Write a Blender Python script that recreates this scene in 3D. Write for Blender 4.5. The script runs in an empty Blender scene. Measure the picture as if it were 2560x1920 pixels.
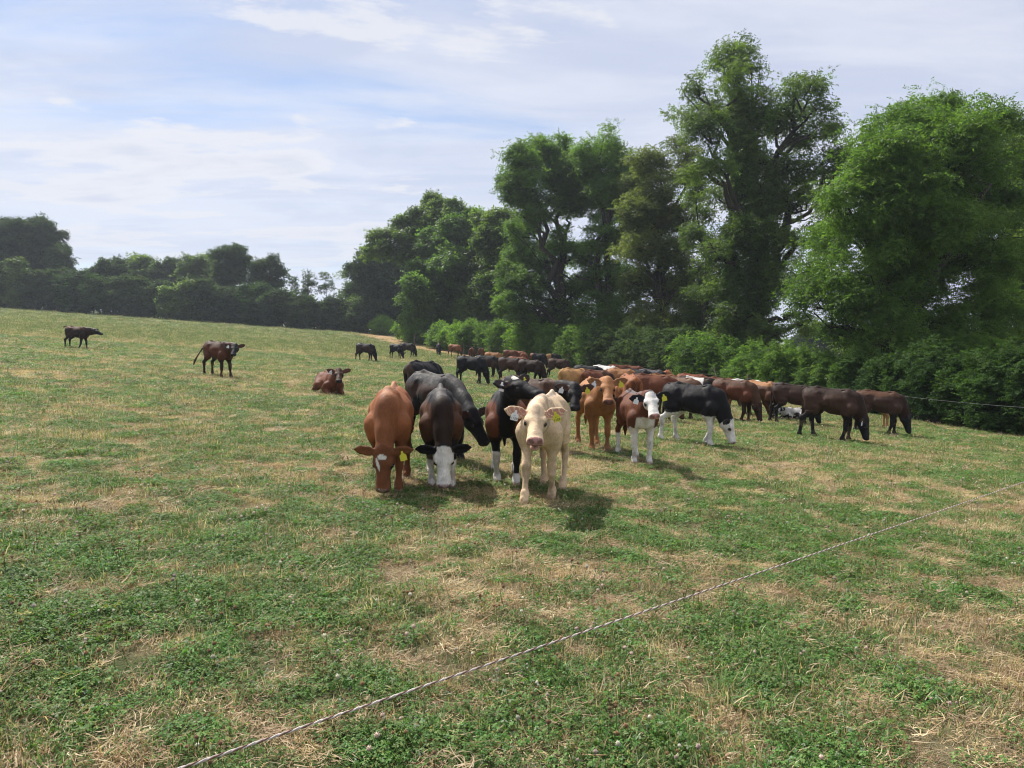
import bpy, math
import numpy as np
from mathutils import Vector, Matrix

# ------------------------------------------------------------------ camera, sky, sun, exposure
SC = bpy.context.scene
COL = SC.collection
R = math.radians
FPX, HORIZON, CAM_Z = 1898.0, 829.0, 1.6          # focal length and level line in photo pixels, eye height in metres
PITCH = math.atan((960 - HORIZON) / FPX)

cam_data = bpy.data.cameras.new('camera')
cam_data.sensor_width = 36.0
cam_data.lens = 36.0 * FPX / 2560.0
cam_data.clip_end = 3000.0
cam_data.clip_start = 0.05
cam = bpy.data.objects.new('camera', cam_data)
cam.location = (0, 0, CAM_Z)
cam.rotation_euler = (math.pi / 2 - PITCH, 0, 0)
COL.objects.link(cam)
SC.camera = cam

SUN_EL, SUN_AZ = R(51), R(38)                     # azimuth: degrees to the left of the view direction (+Y)
sun_dir = Vector((-math.sin(SUN_AZ) * math.cos(SUN_EL), math.cos(SUN_AZ) * math.cos(SUN_EL), math.sin(SUN_EL)))
sun_data = bpy.data.lights.new('sun', 'SUN')
sun_data.energy = 5.0
sun_data.angle = R(0.6)
sun_data.color = (1.0, 0.95, 0.87)
sun = bpy.data.objects.new('sun', sun_data)
sun.rotation_euler = sun_dir.to_track_quat('Z', 'Y').to_euler()
sun.location = (-20, 20, 40)
COL.objects.link(sun)

SC.view_settings.view_transform = 'Standard'
SC.view_settings.look = 'None'
SC.view_settings.exposure = 0.5
SC.view_settings.gamma = 1.0
SC.view_settings.use_curve_mapping = False
SC.render.engine = 'CYCLES'
SC.cycles.max_bounces = 6
SC.cycles.diffuse_bounces = 4
SC.cycles.transmission_bounces = 4
SC.cycles.caustics_reflective = False
SC.cycles.caustics_refractive = False
SC.cycles.use_denoising = True
SC.cycles.filter_width = 1.1


class NT:
    """short hand for building node trees"""
    def __init__(self, tree):
        self.t = tree
        tree.nodes.clear()

    def n(self, kind, _inputs=None, **props):
        node = self.t.nodes.new(kind)
        for k, v in props.items():
            setattr(node, k, v)
        for k, v in (_inputs or {}).items():
            s = node.inputs[k]
            if hasattr(v, 'is_output'):
                self.t.links.new(v, s)
            else:
                s.default_value = v
        return node

    def math(self, op, a, b=0.0, clamp=False):
        return self.n('ShaderNodeMath', {0: a, 1: b}, operation=op, use_clamp=clamp).outputs[0]

    def mix(self, f, a, b, blend='MIX'):
        m = self.n('ShaderNodeMix', {0: f}, data_type='RGBA', blend_type=blend)
        for k, v in ((6, a), (7, b)):
            if hasattr(v, 'is_output'):
                self.t.links.new(v, m.inputs[k])
            else:
                m.inputs[k].default_value = tuple(v) + ((1,) if len(v) == 3 else ())
        return m.outputs[2]

    def maprange(self, v, a, b, c=0.0, d=1.0, smooth=True):
        return self.n('ShaderNodeMapRange', {0: v, 1: a, 2: b, 3: c, 4: d}, interpolation_type='SMOOTHSTEP' if smooth else 'LINEAR').outputs[0]

    def noise(self, vec, scale, detail=4.0, rough=0.55, dist=0.0):
        return self.n('ShaderNodeTexNoise', {'Vector': vec, 'Scale': scale, 'Detail': detail, 'Roughness': rough, 'Distortion': dist}).outputs['Fac']

    def link(self, a, b):
        self.t.links.new(a, b)


world = bpy.data.worlds.new('World')
SC.world = world
world.use_nodes = True
w = NT(world.node_tree)
tc = w.n('ShaderNodeTexCoord').outputs['Generated']
sky = w.n('ShaderNodeTexSky', sky_type='NISHITA', sun_disc=False, sun_elevation=SUN_EL, sun_rotation=-SUN_AZ,
          altitude=60.0, air_density=1.0, dust_density=0.6, ozone_density=2.0).outputs[0]
sep = w.n('ShaderNodeSeparateXYZ', {0: tc})
zz = w.math('ADD', w.math('MAXIMUM', sep.outputs[2], 0.0), 0.085)
px = w.math('DIVIDE', sep.outputs[0], zz)
py = w.math('DIVIDE', sep.outputs[1], zz)
flat = w.n('ShaderNodeCombineXYZ', {0: px, 1: py, 2: 0.0}).outputs[0]
# a broad thin sheet, with long drawn-out gaps
v1 = w.n('ShaderNodeMapping', {'Vector': flat, 'Rotation': (0, 0, R(-28)), 'Scale': (0.42, 0.85, 1.0), 'Location': (3.6, 4.8, 6.0)}).outputs[0]
sheet = w.maprange(w.noise(v1, 0.9, 9, 0.61, 0.35), 0.26, 0.51)
# wisps
v2 = w.n('ShaderNodeMapping', {'Vector': flat, 'Rotation': (0, 0, R(-20)), 'Scale': (0.5, 1.9, 1.0), 'Location': (7.0, 3.0, 2.0)}).outputs[0]
wisp = w.maprange(w.noise(v2, 1.5, 9, 0.66, 0.5), 0.45, 0.72)
# small fair-weather heaps low down
v3 = w.n('ShaderNodeMapping', {'Vector': flat, 'Rotation': (0, 0, R(-6)), 'Scale': (0.75, 1.15, 1.0), 'Location': (9.0, 8.6, 5.0)}).outputs[0]
heapn = w.noise(v3, 1.3, 9, 0.6, 0.15)
heap = w.maprange(heapn, 0.50, 0.555)
shade = w.maprange(w.noise(v1, 2.6, 6, 0.6, 0.4), 0.35, 0.65)
sheet_col = w.mix(shade, (5.6, 6.0, 7.3), (6.9, 7.15, 8.0))
heap_col = w.mix(w.maprange(heapn, 0.56, 0.72), (7.3, 7.4, 7.9), (5.9, 6.15, 7.3))
blue = w.mix(1.0, sky, (0.92, 1.0, 1.12), 'MULTIPLY')
c = w.mix(w.math('MULTIPLY', sheet, 0.86), blue, sheet_col)
c = w.mix(w.math('MULTIPLY', wisp, 0.45), c, (6.9, 7.1, 7.9))
c = w.mix(w.math('MULTIPLY', heap, 0.75), c, heap_col)
low = w.maprange(sep.outputs[2], 0.0, 0.20, 0.45, 0.0)
c = w.mix(low, c, (5.6, 6.2, 7.5))
bg = w.n('ShaderNodeBackground', {'Color': c, 'Strength': 0.082})
w.link(bg.outputs[0], w.n('ShaderNodeOutputWorld').inputs[0])

# ------------------------------------------------------------------ numbers: noise, terrain, photo pixels to places
RNG = np.random.default_rng(7)


def _hash(ix, iy, iz, seed):
    h = (ix.astype(np.int64) * 374761393 + iy.astype(np.int64) * 668265263 + iz.astype(np.int64) * 2147483647 + seed * 974634521) & 0xFFFFFFFF
    h = ((h ^ (h >> 13)) * 1274126177) & 0xFFFFFFFF
    return ((h ^ (h >> 16)) & 0xFFFF) / 65535.0


def vnoise(x, y, z=None, seed=0):
    x = np.asarray(x, float); y = np.asarray(y, float)
    z = np.zeros_like(x) if z is None else np.asarray(z, float)
    ix, iy, iz = np.floor(x), np.floor(y), np.floor(z)
    fx, fy, fz = x - ix, y - iy, z - iz
    fx, fy, fz = (f * f * (3 - 2 * f) for f in (fx, fy, fz))
    out = 0
    for a in (0, 1):
        for b in (0, 1):
            for c_ in (0, 1):
                wgt = (fx if a else 1 - fx) * (fy if b else 1 - fy) * (fz if c_ else 1 - fz)
                out = out + wgt * _hash(ix + a, iy + b, iz + c_, seed)
    return out


def fbm(x, y, z=None, seed=0, octaves=4):
    s, amp, tot = 0, 1.0, 0
    for o in range(octaves):
        f = 2.0 ** o
        s = s + amp * vnoise(np.asarray(x) * f, np.asarray(y) * f, None if z is None else np.asarray(z) * f, seed + 17 * o)
        tot += amp
        amp *= 0.5
    return s / tot


PY = np.array([-60, 0, 9, 14, 20, 32, 48, 66, 90, 112, 130, 160, 400, 2000.0])
PZ = np.array([0, 0, -0.05, -0.17, -0.32, -0.6, -0.83, -0.86, -0.5, -0.1, 0.0, -0.2, -4, -10.0])


def smoothstep(a, b, x):
    t = np.clip((np.asarray(x, float) - a) / (b - a), 0, 1)
    return t * t * (3 - 2 * t)


def ground(x, y):
    """height of the field: falls to the right, dips, then rises to the far hedge"""
    x = np.asarray(x, float); y = np.asarray(y, float)
    p = 0
    for o, k in ((-3, .15), (-1.5, .2), (0, .3), (1.5, .2), (3, .15)):
        p = p + k * np.interp(y + o * (1 + np.clip(y, 0, 100) * .03), PY, PZ)
    xx = np.clip(x, -120, 60)
    return -0.07 * xx + p + 0.03 * (fbm(x * .35, y * .35, seed=3, octaves=2) - .5) * smoothstep(2, 6, np.abs(y))


def gz(x, y):
    return float(ground(x, y))


CP, SP = math.cos(PITCH), math.sin(PITCH)


def ray(u, v):
    a, b = (u - 1280) / FPX, (960 - v) / FPX
    return np.array([a, CP + b * SP, b * CP - SP])


def at(u, v):
    """the spot on the ground seen at photo pixel u, v"""
    r = ray(u, v)
    lo = 1.0
    t = lo
    while t < 400:
        p = r * t
        if CAM_Z + p[2] <= gz(p[0], p[1]):
            break
        t *= 1.01
    a, b = t / 1.01, t
    for _ in range(30):
        m = (a + b) / 2
        p = r * m
        if CAM_Z + p[2] <= gz(p[0], p[1]):
            b = m
        else:
            a = m
    p = r * b
    return float(p[0]), float(p[1])


def space(u, v, y):
    """the point at depth y that is seen at photo pixel u, v"""
    r = ray(u, v)
    return np.array([r[0], r[1], r[2]]) * (y / r[1]) + np.array([0, 0, CAM_Z])


FENCE = np.array([(16.5, -4.0), (14.6, 8), (13.4, 20), (12.7, 23.4), (11.9, 27.5), (10.8, 32.8), (9.8, 38.7), (8.6, 45), (6.8, 51.5), (4.4, 57), (.6, 63), (-4.2, 69.4), (-10.4, 82.5), (-14, 94), (-20, 110)])


def resample(poly, step):
    seg = np.linalg.norm(np.diff(poly, axis=0), axis=1)
    s = np.concatenate([[0], np.cumsum(seg)])
    t = np.arange(0, s[-1] + 1e-6, step)
    return np.stack([np.interp(t, s, poly[:, k]) for k in range(poly.shape[1])], 1)


FENCE_FINE = resample(FENCE, 1.0)
for _ in range(6):
    FENCE_FINE[1:-1] = (FENCE_FINE[:-2] + 2 * FENCE_FINE[1:-1] + FENCE_FINE[2:]) / 4


def fence_dist(x, y):
    x = np.asarray(x); y = np.asarray(y)
    d = np.full(x.shape, 1e9)
    for (a, b) in FENCE_FINE:
        d = np.minimum(d, (x - a) ** 2 + (y - b) ** 2)
    return np.sqrt(d)


def dryness(x, y):
    """0 = green clover sward, 1 = bleached straw; broad patches, small patches and the strip under the fence"""
    broad = fbm(x * .45 + 3.1, y * .6, seed=11, octaves=3)
    small = fbm(x * 3.6, y * 5.0, seed=23, octaves=4)
    d = 0.26 * broad + 0.74 * small
    d = smoothstep(.385, .60, d + .035 * smoothstep(5, 9, y) - .13 * smoothstep(36, 52, y) + .03 * smoothstep(12, 26, y) * (1 - smoothstep(34, 44, y)) - .06 * (1 - smoothstep(3, 6.0, y)))
    return d


# ------------------------------------------------------------------ mesh helpers
def mesh_from(name, verts, faces, mat=None, smooth=True, attrs=None):
    """faces: (n,3) or (n,4) int array, or a list of such arrays; attrs {name: (type, per-vertex array)}"""
    me = bpy.data.meshes.new(name)
    verts = np.ascontiguousarray(verts, dtype=np.float32)
    fl = faces if isinstance(faces, list) else [faces]
    fl = [np.asarray(f, dtype=np.int32) for f in fl if len(f)]
    me.vertices.add(len(verts))
    me.vertices.foreach_set('co', verts.ravel())
    loops = np.concatenate([f.ravel() for f in fl])
    tot = np.concatenate([np.full(len(f), f.shape[1], np.int32) for f in fl])
    start = np.concatenate([[0], np.cumsum(tot)[:-1]]).astype(np.int32)
    me.loops.add(len(loops))
    me.loops.foreach_set('vertex_index', loops)
    me.polygons.add(len(tot))
    me.polygons.foreach_set('loop_start', start)
    try:
        me.polygons.foreach_set('loop_total', tot)
    except Exception:
        pass
    me.update(calc_edges=True)
    if smooth:
        me.polygons.foreach_set('use_smooth', np.ones(len(tot), dtype=bool))
    for k, (ty, val) in (attrs or {}).items():
        a = me.attributes.new(k, ty, 'POINT')
        if ty == 'FLOAT_COLOR':
            val = np.concatenate([val, np.ones((len(val), 1))], 1) if val.shape[1] == 3 else val
            a.data.foreach_set('color', np.ascontiguousarray(val, np.float32).ravel())
        elif ty == 'FLOAT_VECTOR':
            a.data.foreach_set('vector', np.ascontiguousarray(val, np.float32).ravel())
        else:
            a.data.foreach_set('value', np.ascontiguousarray(val).ravel())
    if mat is not None:
        me.materials.append(mat)
    return me


def obj(name, me, parent=None, loc=None, rot=None, scale=None, link=True):
    o = bpy.data.objects.new(name, me)
    if link:
        COL.objects.link(o)
    if parent is not None:
        o.parent = parent
    if loc is not None:
        o.location = loc
    if rot is not None:
        o.rotation_euler = rot
    if scale is not None:
        o.scale = scale
    return o


def tag(o, label, cat, group=None, kind=None):
    o['label'] = label
    if cat:
        o['category'] = cat
    if group:
        o['group'] = group
    if kind:
        o['kind'] = kind
    return o


class MB:
    """collects pieces of geometry for one mesh"""
    def __init__(self):
        self.v, self.f3, self.f4, self.c, self.n = [], [], [], [], 0

    def add(self, v, f, col=None):
        f = np.asarray(f, np.int32)
        (self.f3 if f.shape[1] == 3 else self.f4).append(f + self.n)
        self.v.append(np.asarray(v, float))
        if col is not None:
            col = np.asarray(col, float)
            self.c.append(np.broadcast_to(col, (len(v), 3)) if col.ndim == 1 else col)
        self.n += len(v)

    def tube(self, pts, rad, seg=6, col=None, cap=True):
        pts = np.asarray(pts, float)
        rad = np.broadcast_to(np.asarray(rad, float), (len(pts),))
        t = np.gradient(pts, axis=0)
        t /= np.linalg.norm(t, axis=1, keepdims=True) + 1e-9
        ref = np.array([0, 0, 1.0]) if abs(t[0, 2]) < .9 else np.array([1.0, 0, 0])
        vs = []
        for i in range(len(pts)):
            a = np.cross(t[i], ref); a /= np.linalg.norm(a) + 1e-9
            b = np.cross(a, t[i])
            ref = b
            ang = np.arange(seg) * 2 * math.pi / seg
            vs.append(pts[i] + rad[i] * (np.cos(ang)[:, None] * a + np.sin(ang)[:, None] * b))
        v = np.concatenate(vs)
        f = []
        for i in range(len(pts) - 1):
            for j in range(seg):
                k = (j + 1) % seg
                f.append((i * seg + j, i * seg + k, (i + 1) * seg + k, (i + 1) * seg + j))
        self.add(v, f, col)
        if cap:
            e0 = np.concatenate([vs[0], [pts[0]]]); e1 = np.concatenate([vs[-1], [pts[-1]]])
            tri = [(j, (j + 1) % seg, seg) for j in range(seg)]
            self.add(e0, [(b, a, c_) for a, b, c_ in tri], col)
            self.add(e1, tri, col)

    def mesh(self, name, mat, smooth=True):
        at_ = {}
        if self.c:
            at_['Col'] = ('FLOAT_COLOR', np.concatenate(self.c))
        fl = []
        if self.f3: fl.append(np.concatenate(self.f3))
        if self.f4: fl.append(np.concatenate(self.f4))
        return mesh_from(name, np.concatenate(self.v), fl, mat, smooth, at_)


# ------------------------------------------------------------------ materials
def material(name):
    m = bpy.data.materials.new(name)
    m.use_nodes = True
    return m, NT(m.node_tree)


def leaf_material(name, dark, light, trans=0.45, rough=0.5, spec=0.25, attr='tint', vary=0.25):
    """thin leaf: reflects, and lets light through"""
    m, n = material(name)
    t = n.n('ShaderNodeAttribute', attribute_name=attr, attribute_type='INSTANCER' if attr == 'itint' else 'GEOMETRY').outputs['Fac']
    r = n.n('ShaderNodeObjectInfo').outputs['Random']
    col = n.mix(t, dark, light)
    hsv = n.n('ShaderNodeHueSaturation', {'Color': col, 'Value': n.maprange(r, 0, 1, 1 - vary, 1 + vary, False), 'Hue': n.maprange(r, 0, 1, .49, .505, False)}).outputs[0]
    b = n.n('ShaderNodeBsdfPrincipled', {'Base Color': hsv, 'Roughness': rough, 'Specular IOR Level': spec})
    tr = n.n('ShaderNodeBsdfTranslucent', {'Color': n.mix(1.0, hsv, (1.6, 1.7, .7), 'MULTIPLY')})
    mx = n.n('ShaderNodeMixShader', {0: trans, 1: b.outputs[0], 2: tr.outputs[0]})
    n.link(mx.outputs[0], n.n('ShaderNodeOutputMaterial').inputs[0])
    return m


def bark_material():
    m, n = material('bark')
    o = n.n('ShaderNodeTexCoord').outputs['Object']
    mp = n.n('ShaderNodeMapping', {'Vector': o, 'Scale': (1, 1, .25)}).outputs[0]
    f = n.noise(mp, 9, 6, .6)
    col = n.mix(f, (.022, .019, .016), (.085, .075, .062))
    b = n.n('ShaderNodeBsdfPrincipled', {'Base Color': col, 'Roughness': .9, 'Specular IOR Level': .1})
    bp = n.n('ShaderNodeBump', {'Strength': .6, 'Distance': .03, 'Height': f})
    n.link(bp.outputs[0], b.inputs['Normal'])
    n.link(b.outputs[0], n.n('ShaderNodeOutputMaterial').inputs[0])
    return m


def plain(name, col, rough=.6, spec=.3, noise_scale=0, noise_amt=.2, metal=0):
    m, n = material(name)
    b = n.n('ShaderNodeBsdfPrincipled', {'Roughness': rough, 'Specular IOR Level': spec, 'Metallic': metal})
    if noise_scale:
        o = n.n('ShaderNodeTexCoord').outputs['Object']
        f = n.noise(o, noise_scale, 5, .6)
        c1 = tuple(x * (1 - noise_amt) for x in col); c2 = tuple(x * (1 + noise_amt) for x in col)
        n.link(n.mix(f, c1, c2), b.inputs['Base Color'])
    else:
        b.inputs['Base Color'].default_value = (*col, 1)
    n.link(b.outputs[0], n.n('ShaderNodeOutputMaterial').inputs[0])
    return m


def blade_material(name, trans=.35, rough=.6, vary=.3):
    """grass, clover and straw: colour from the blades' own vertex colours"""
    m, n = material(name)
    c_ = n.n('ShaderNodeAttribute', attribute_name='Col').outputs['Color']
    r = n.n('ShaderNodeObjectInfo').outputs['Random']
    hsv = n.n('ShaderNodeHueSaturation', {'Color': c_, 'Value': n.maprange(r, 0, 1, 1 - vary, 1 + vary, False), 'Hue': n.maprange(r, 0, 1, .485, .512, False)}).outputs[0]
    b = n.n('ShaderNodeBsdfPrincipled', {'Base Color': hsv, 'Roughness': rough, 'Specular IOR Level': .25})
    tr = n.n('ShaderNodeBsdfTranslucent', {'Color': n.mix(1.0, hsv, (1.15, 1.25, .7), 'MULTIPLY')})
    mx = n.n('ShaderNodeMixShader', {0: trans, 1: b.outputs[0], 2: tr.outputs[0]})
    n.link(mx.outputs[0], n.n('ShaderNodeOutputMaterial').inputs[0])
    return m


BARK = bark_material()
BLADE = blade_material('blade')

# ------------------------------------------------------------------ scatter by geometry nodes (for stuff and foliage only)
def scatter_modifier(o, sources):
    g = bpy.data.node_groups.new('scatter', 'GeometryNodeTree')
    g.interface.new_socket('Geometry', in_out='INPUT', socket_type='NodeSocketGeometry')
    g.interface.new_socket('Geometry', in_out='OUTPUT', socket_type='NodeSocketGeometry')
    nd, ln = g.nodes, g.links
    gi = nd.new('NodeGroupInput'); go = nd.new('NodeGroupOutput')
    kind = nd.new('GeometryNodeInputNamedAttribute'); kind.data_type = 'INT'; kind.inputs['Name'].default_value = 'pick'
    rot = nd.new('GeometryNodeInputNamedAttribute'); rot.data_type = 'FLOAT_VECTOR'; rot.inputs['Name'].default_value = 'rot'
    scl = nd.new('GeometryNodeInputNamedAttribute'); scl.data_type = 'FLOAT'; scl.inputs['Name'].default_value = 'scl'
    e2r = nd.new('FunctionNodeEulerToRotation'); ln.new(rot.outputs[0], e2r.inputs[0])
    join = nd.new('GeometryNodeJoinGeometry')
    for k, s in enumerate(sources):
        oi = nd.new('GeometryNodeObjectInfo'); oi.inputs['Object'].default_value = s
        oi.inputs['As Instance'].default_value = False
        cmp_ = nd.new('FunctionNodeCompare'); cmp_.data_type = 'INT'; cmp_.operation = 'EQUAL'
        ln.new(kind.outputs[0], cmp_.inputs[2]); cmp_.inputs[3].default_value = k
        iop = nd.new('GeometryNodeInstanceOnPoints')
        ln.new(gi.outputs[0], iop.inputs['Points'])
        ln.new(cmp_.outputs[0], iop.inputs['Selection'])
        ln.new(oi.outputs['Geometry'], iop.inputs['Instance'])
        ln.new(e2r.outputs[0], iop.inputs['Rotation'])
        ln.new(scl.outputs[0], iop.inputs['Scale'])
        ln.new(iop.outputs[0], join.inputs[0])
    ln.new(join.outputs[0], go.inputs[0])
    md = o.modifiers.new('scatter', 'NODES')
    md.node_group = g
    return md


def points_mesh(name, pts, rot, scl, pick, extra=None):
    me = bpy.data.meshes.new(name)
    me.vertices.add(len(pts))
    me.vertices.foreach_set('co', np.ascontiguousarray(pts, np.float32).ravel())
    a = me.attributes.new('rot', 'FLOAT_VECTOR', 'POINT'); a.data.foreach_set('vector', np.ascontiguousarray(rot, np.float32).ravel())
    a = me.attributes.new('scl', 'FLOAT', 'POINT'); a.data.foreach_set('value', np.ascontiguousarray(scl, np.float32))
    a = me.attributes.new('pick', 'INT', 'POINT'); a.data.foreach_set('value', np.ascontiguousarray(pick, np.int32))
    for k, v in (extra or {}).items():
        a = me.attributes.new(k, 'FLOAT', 'POINT'); a.data.foreach_set('value', np.ascontiguousarray(v, np.float32))
    return me
# ------------------------------------------------------------------ the field
def graded(fine_lo, fine_hi, step, far, growth, lo_far=None):
    mid = np.arange(fine_lo, fine_hi + 1e-6, step)
    up, s, p = [], step, fine_hi
    while p < far:
        s *= growth
        p += s
        up.append(p)
    dn, s, p = [], step, fine_lo
    lim = -far if lo_far is None else lo_far
    while p > lim:
        s *= growth
        p -= s
        dn.append(p)
    return np.concatenate([dn[::-1], mid, up])


gx = graded(-12, 12, .16, 1400, 1.045)
gy = graded(2, 22, .16, 1800, 1.04, -60)
GX, GY = np.meshgrid(gx, gy)
GZ = ground(GX, GY)
nX, nY = len(gx), len(gy)
idx = np.arange(nX * nY).reshape(nY, nX)
quads = np.stack([idx[:-1, :-1], idx[:-1, 1:], idx[1:, 1:], idx[1:, :-1]], -1).reshape(-1, 4)
fd = np.full(GX.shape, 99.0)
sel = (np.abs(GX) < 60) & (GY < 130) & (GY > -20)
fd[sel] = fence_dist(GX[sel], GY[sel])
side_ = np.where(GX < np.interp(GY, FENCE_FINE[:, 1], FENCE_FINE[:, 0]), 1.0, 2.0)
strip = (1 - smoothstep(1.6, 4.2, fd * side_ + 1.6 * (fbm(GX * .5, GY * .5, seed=41) - .5))) * smoothstep(24, 45, GY)

gm, n = material('field_turf')
dry = n.n('ShaderNodeAttribute', attribute_name='dry').outputs['Fac']
stp = n.n('ShaderNodeAttribute', attribute_name='strip').outputs['Fac']
oc = n.n('ShaderNodeTexCoord').outputs['Object']
fine = n.noise(oc, 26, 6, .7)
finer = n.noise(oc, 90, 4, .7)
mid = n.noise(n.n('ShaderNodeMapping', {'Vector': oc, 'Scale': (.6, 1.2, 1)}).outputs[0], 1.1, 6, .65)
d2 = n.math('ADD', dry, n.math('MULTIPLY', n.math('SUBTRACT', fine, .5), 1.1), True)
d2 = n.math('ADD', d2, n.math('MULTIPLY', n.math('SUBTRACT', mid, .5), .55), True)
green = n.mix(finer, (.050, .062, .024), (.125, .185, .060))
straw = n.mix(finer, (.12, .105, .052), (.40, .33, .19))
col = n.mix(d2, green, straw)
# strip of dry brown grass along the fence
col = n.mix(stp, col, n.mix(fine, (.26, .155, .075), (.46, .31, .16)))
b = n.n('ShaderNodeBsdfPrincipled', {'Base Color': col, 'Roughness': .9, 'Specular IOR Level': .12})
bp = n.n('ShaderNodeBump', {'Strength': .9, 'Distance': .05, 'Height': n.math('ADD', fine, finer)})
n.link(bp.outputs[0], b.inputs['Normal'])
n.link(b.outputs[0], n.n('ShaderNodeOutputMaterial').inputs[0])
field = obj('field', mesh_from('field', np.stack([GX, GY, GZ], -1).reshape(-1, 3), quads, gm, True,
            {'dry': ('FLOAT', dryness(GX, GY).ravel()), 'strip': ('FLOAT', strip.ravel())}))
tag(field, 'grazed field of green clover and bleached straw patches', None, kind='structure')


# ------------------------------------------------------------------ sward: small pieces that the scatter repeats
def pick(r, *cols):
    c_ = np.array(cols)
    a, b2 = r.integers(0, len(c_), 2)
    t = r.random()
    return c_[a] * (1 - t) + c_[b2] * t


def clover_patch(seed, big=1.0):
    r = np.random.default_rng(seed)
    m = MB()
    for _ in range(105):
        a, q = r.random() * 6.283, .125 * math.sqrt(r.random())
        base = np.array([q * math.cos(a), q * math.sin(a), .010 + .040 * r.random() * (1 - q / .18)])
        s = (.0036 + .0034 * r.random()) * big
        tilt = r.normal(0, .38, 2)
        ph = r.random() * 6.283
        ca = pick(r, (.045, .115, .018), (.085, .195, .032), (.135, .250, .060), (.065, .155, .032), (.17, .25, .075))
        if r.random() < .07: ca = np.array((.22, .20, .06))
        if r.random() < .05: ca = np.array((.22, .27, .17))
        for k in range(3):
            t = ph + k * 2.094
            d = np.array([math.cos(t), math.sin(t)]); e = np.array([-d[1], d[0]])
            prof = [(0, 0), (.8, .6), (1.65, .5), (1.9, 0), (1.65, -.5), (.8, -.6)]
            v = []
            for (l, w_) in prof:
                p2 = (d * l + e * w_) * s
                z = -abs(w_) * s * .35 + p2 @ tilt - (l * s * .25) * (l > 1.5)
                v.append((base[0] + p2[0], base[1] + p2[1], base[2] + z))
            m.add(v, [(0, 1, 5), (1, 2, 4), (1, 4, 5), (2, 3, 4)], ca * (.85 + .3 * r.random()))
    return m.mesh('clover_patch', BLADE, False)


def blades(seed, count, hmin, hmax, wid, spread, lean, cols, flat=0.0):
    r = np.random.default_rng(seed)
    m = MB()
    for _ in range(count):
        a, q = r.random() * 6.283, spread * math.sqrt(r.random())
        p0 = np.array([q * math.cos(a), q * math.sin(a), -.005 + flat * .02 * r.random()])
        L = hmin + (hmax - hmin) * r.random() ** 1.6
        t = r.random() * 6.283
        d = np.array([math.cos(t), math.sin(t), 0])
        el = abs(r.normal(0, lean)) if not flat else 1.57 - abs(r.normal(0, .16))
        bend = r.normal(.5, .35) if not flat else r.normal(0, .5)
        side = np.array([-d[1], d[0], 0])
        tw = r.normal(0, .6) if flat else 0
        pts, pos = [p0], p0.copy()
        for s in range(3):
            e = min(el + bend * s * .45, 1.75)
            dd = d * math.cos(tw * s) + side * math.sin(tw * s)
            pos = pos + L / 3 * (dd * math.sin(e) + np.array([0, 0, math.cos(e)]))
            pos[2] = max(pos[2], .004)
            pts.append(pos.copy())
        w_ = wid * (.6 + .8 * r.random())
        v = []
        for i, p in enumerate(pts):
            k = w_ * (1, .9, .65, .05)[i] / 2
            up = np.array([0, 0, k * .6])
            v += [p - side * k - up * 0, p + side * k + up]
        m.add(v, [(0, 1, 3, 2), (2, 3, 5, 4), (4, 5, 7, 6)], pick(r, *cols) * (.8 + .4 * r.random()))
    return m.mesh('blades', BLADE, False)


GREENS = [(.060, .135, .030), (.095, .185, .048), (.140, .210, .070), (.19, .235, .095)]
STRAWS2 = [(.24, .13, .07), (.17, .095, .055)]
STRAWS = [(.58, .44, .28), (.48, .33, .20), (.66, .55, .39), (.36, .22, .13), (.45, .36, .21)]


def flower(seed, pink):
    r = np.random.default_rng(seed)
    m = MB()
    for k in range(r.integers(1, 4)):
        x, y = r.normal(0, .05, 2)
        h = .05 + .06 * r.random()
        m.tube([(x, y, 0), (x + .008 * r.normal(), y, h * .6), (x + .012 * r.normal(), y, h)], .0012, 4, (.07, .13, .03))
        cen = m.v[-1][-1] if False else np.array([x + 0.0, y, h + .006])
        base = np.array((.66, .62, .56)) if not pink else np.array((.60, .46, .44))
        if r.random() < .35: base = np.array((.33, .20, .11))
        rad = .0065 + .003 * r.random()
        nu, nv = 7, 5
        for i in range(34):                       # florets
            z = 1 - 2 * (i + .5) / 34; t = i * 2.39996
            s = math.sqrt(max(0, 1 - z * z))
            d = np.array([s * math.cos(t), s * math.sin(t), z])
            e = np.cross(d, [.3, .2, .9]); e /= np.linalg.norm(e) + 1e-9
            g = np.cross(d, e)
            c0 = cen + d * rad * .45
            tip = cen + d * rad * (1.0 + .35 * r.random()) + np.array([0, 0, .003])
            m.add([c0 + e * rad * .28, c0 - e * rad * .28, tip, c0 + g * rad * .28], [(0, 1, 2), (1, 3, 2), (3, 0, 2)], base * (.8 + .4 * r.random()) * (1 if z > -.2 else .7))
    return m.mesh('flower', BLADE, False)


def src(name, me):
    o = bpy.data.objects.new(name, me)
    o.use_fake_user = True
    return o


CLOVER = [src('clover_patch', clover_patch(100 + k)) for k in range(6)]
GRASS = [src('grass_tuft', blades(200 + k, 64, .02, .065, .0036, .095, .75, GREENS)) for k in range(4)] + \
        [src('grass_tuft', blades(220 + k, 56, .02, .070, .0032, .105, .8, GREENS + STRAWS[:3])) for k in range(4)]
STRAW = [src('straw_tuft', blades(300 + k, 44, .03, .095, .0026, .085, .95, STRAWS)) for k in range(4)] + \
        [src('straw_mat', blades(320 + k, 85, .03, .11, .0028, .125, .6, STRAWS, flat=1.0)) for k in range(5)] + \
        [src('straw_tangle', blades(340 + k, 60, .03, .10, .0028, .09, 1.1, STRAWS + STRAWS2)) for k in range(3)]
FLOWER = [src('flower', flower(400 + k, k % 2)) for k in range(6)]


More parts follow.
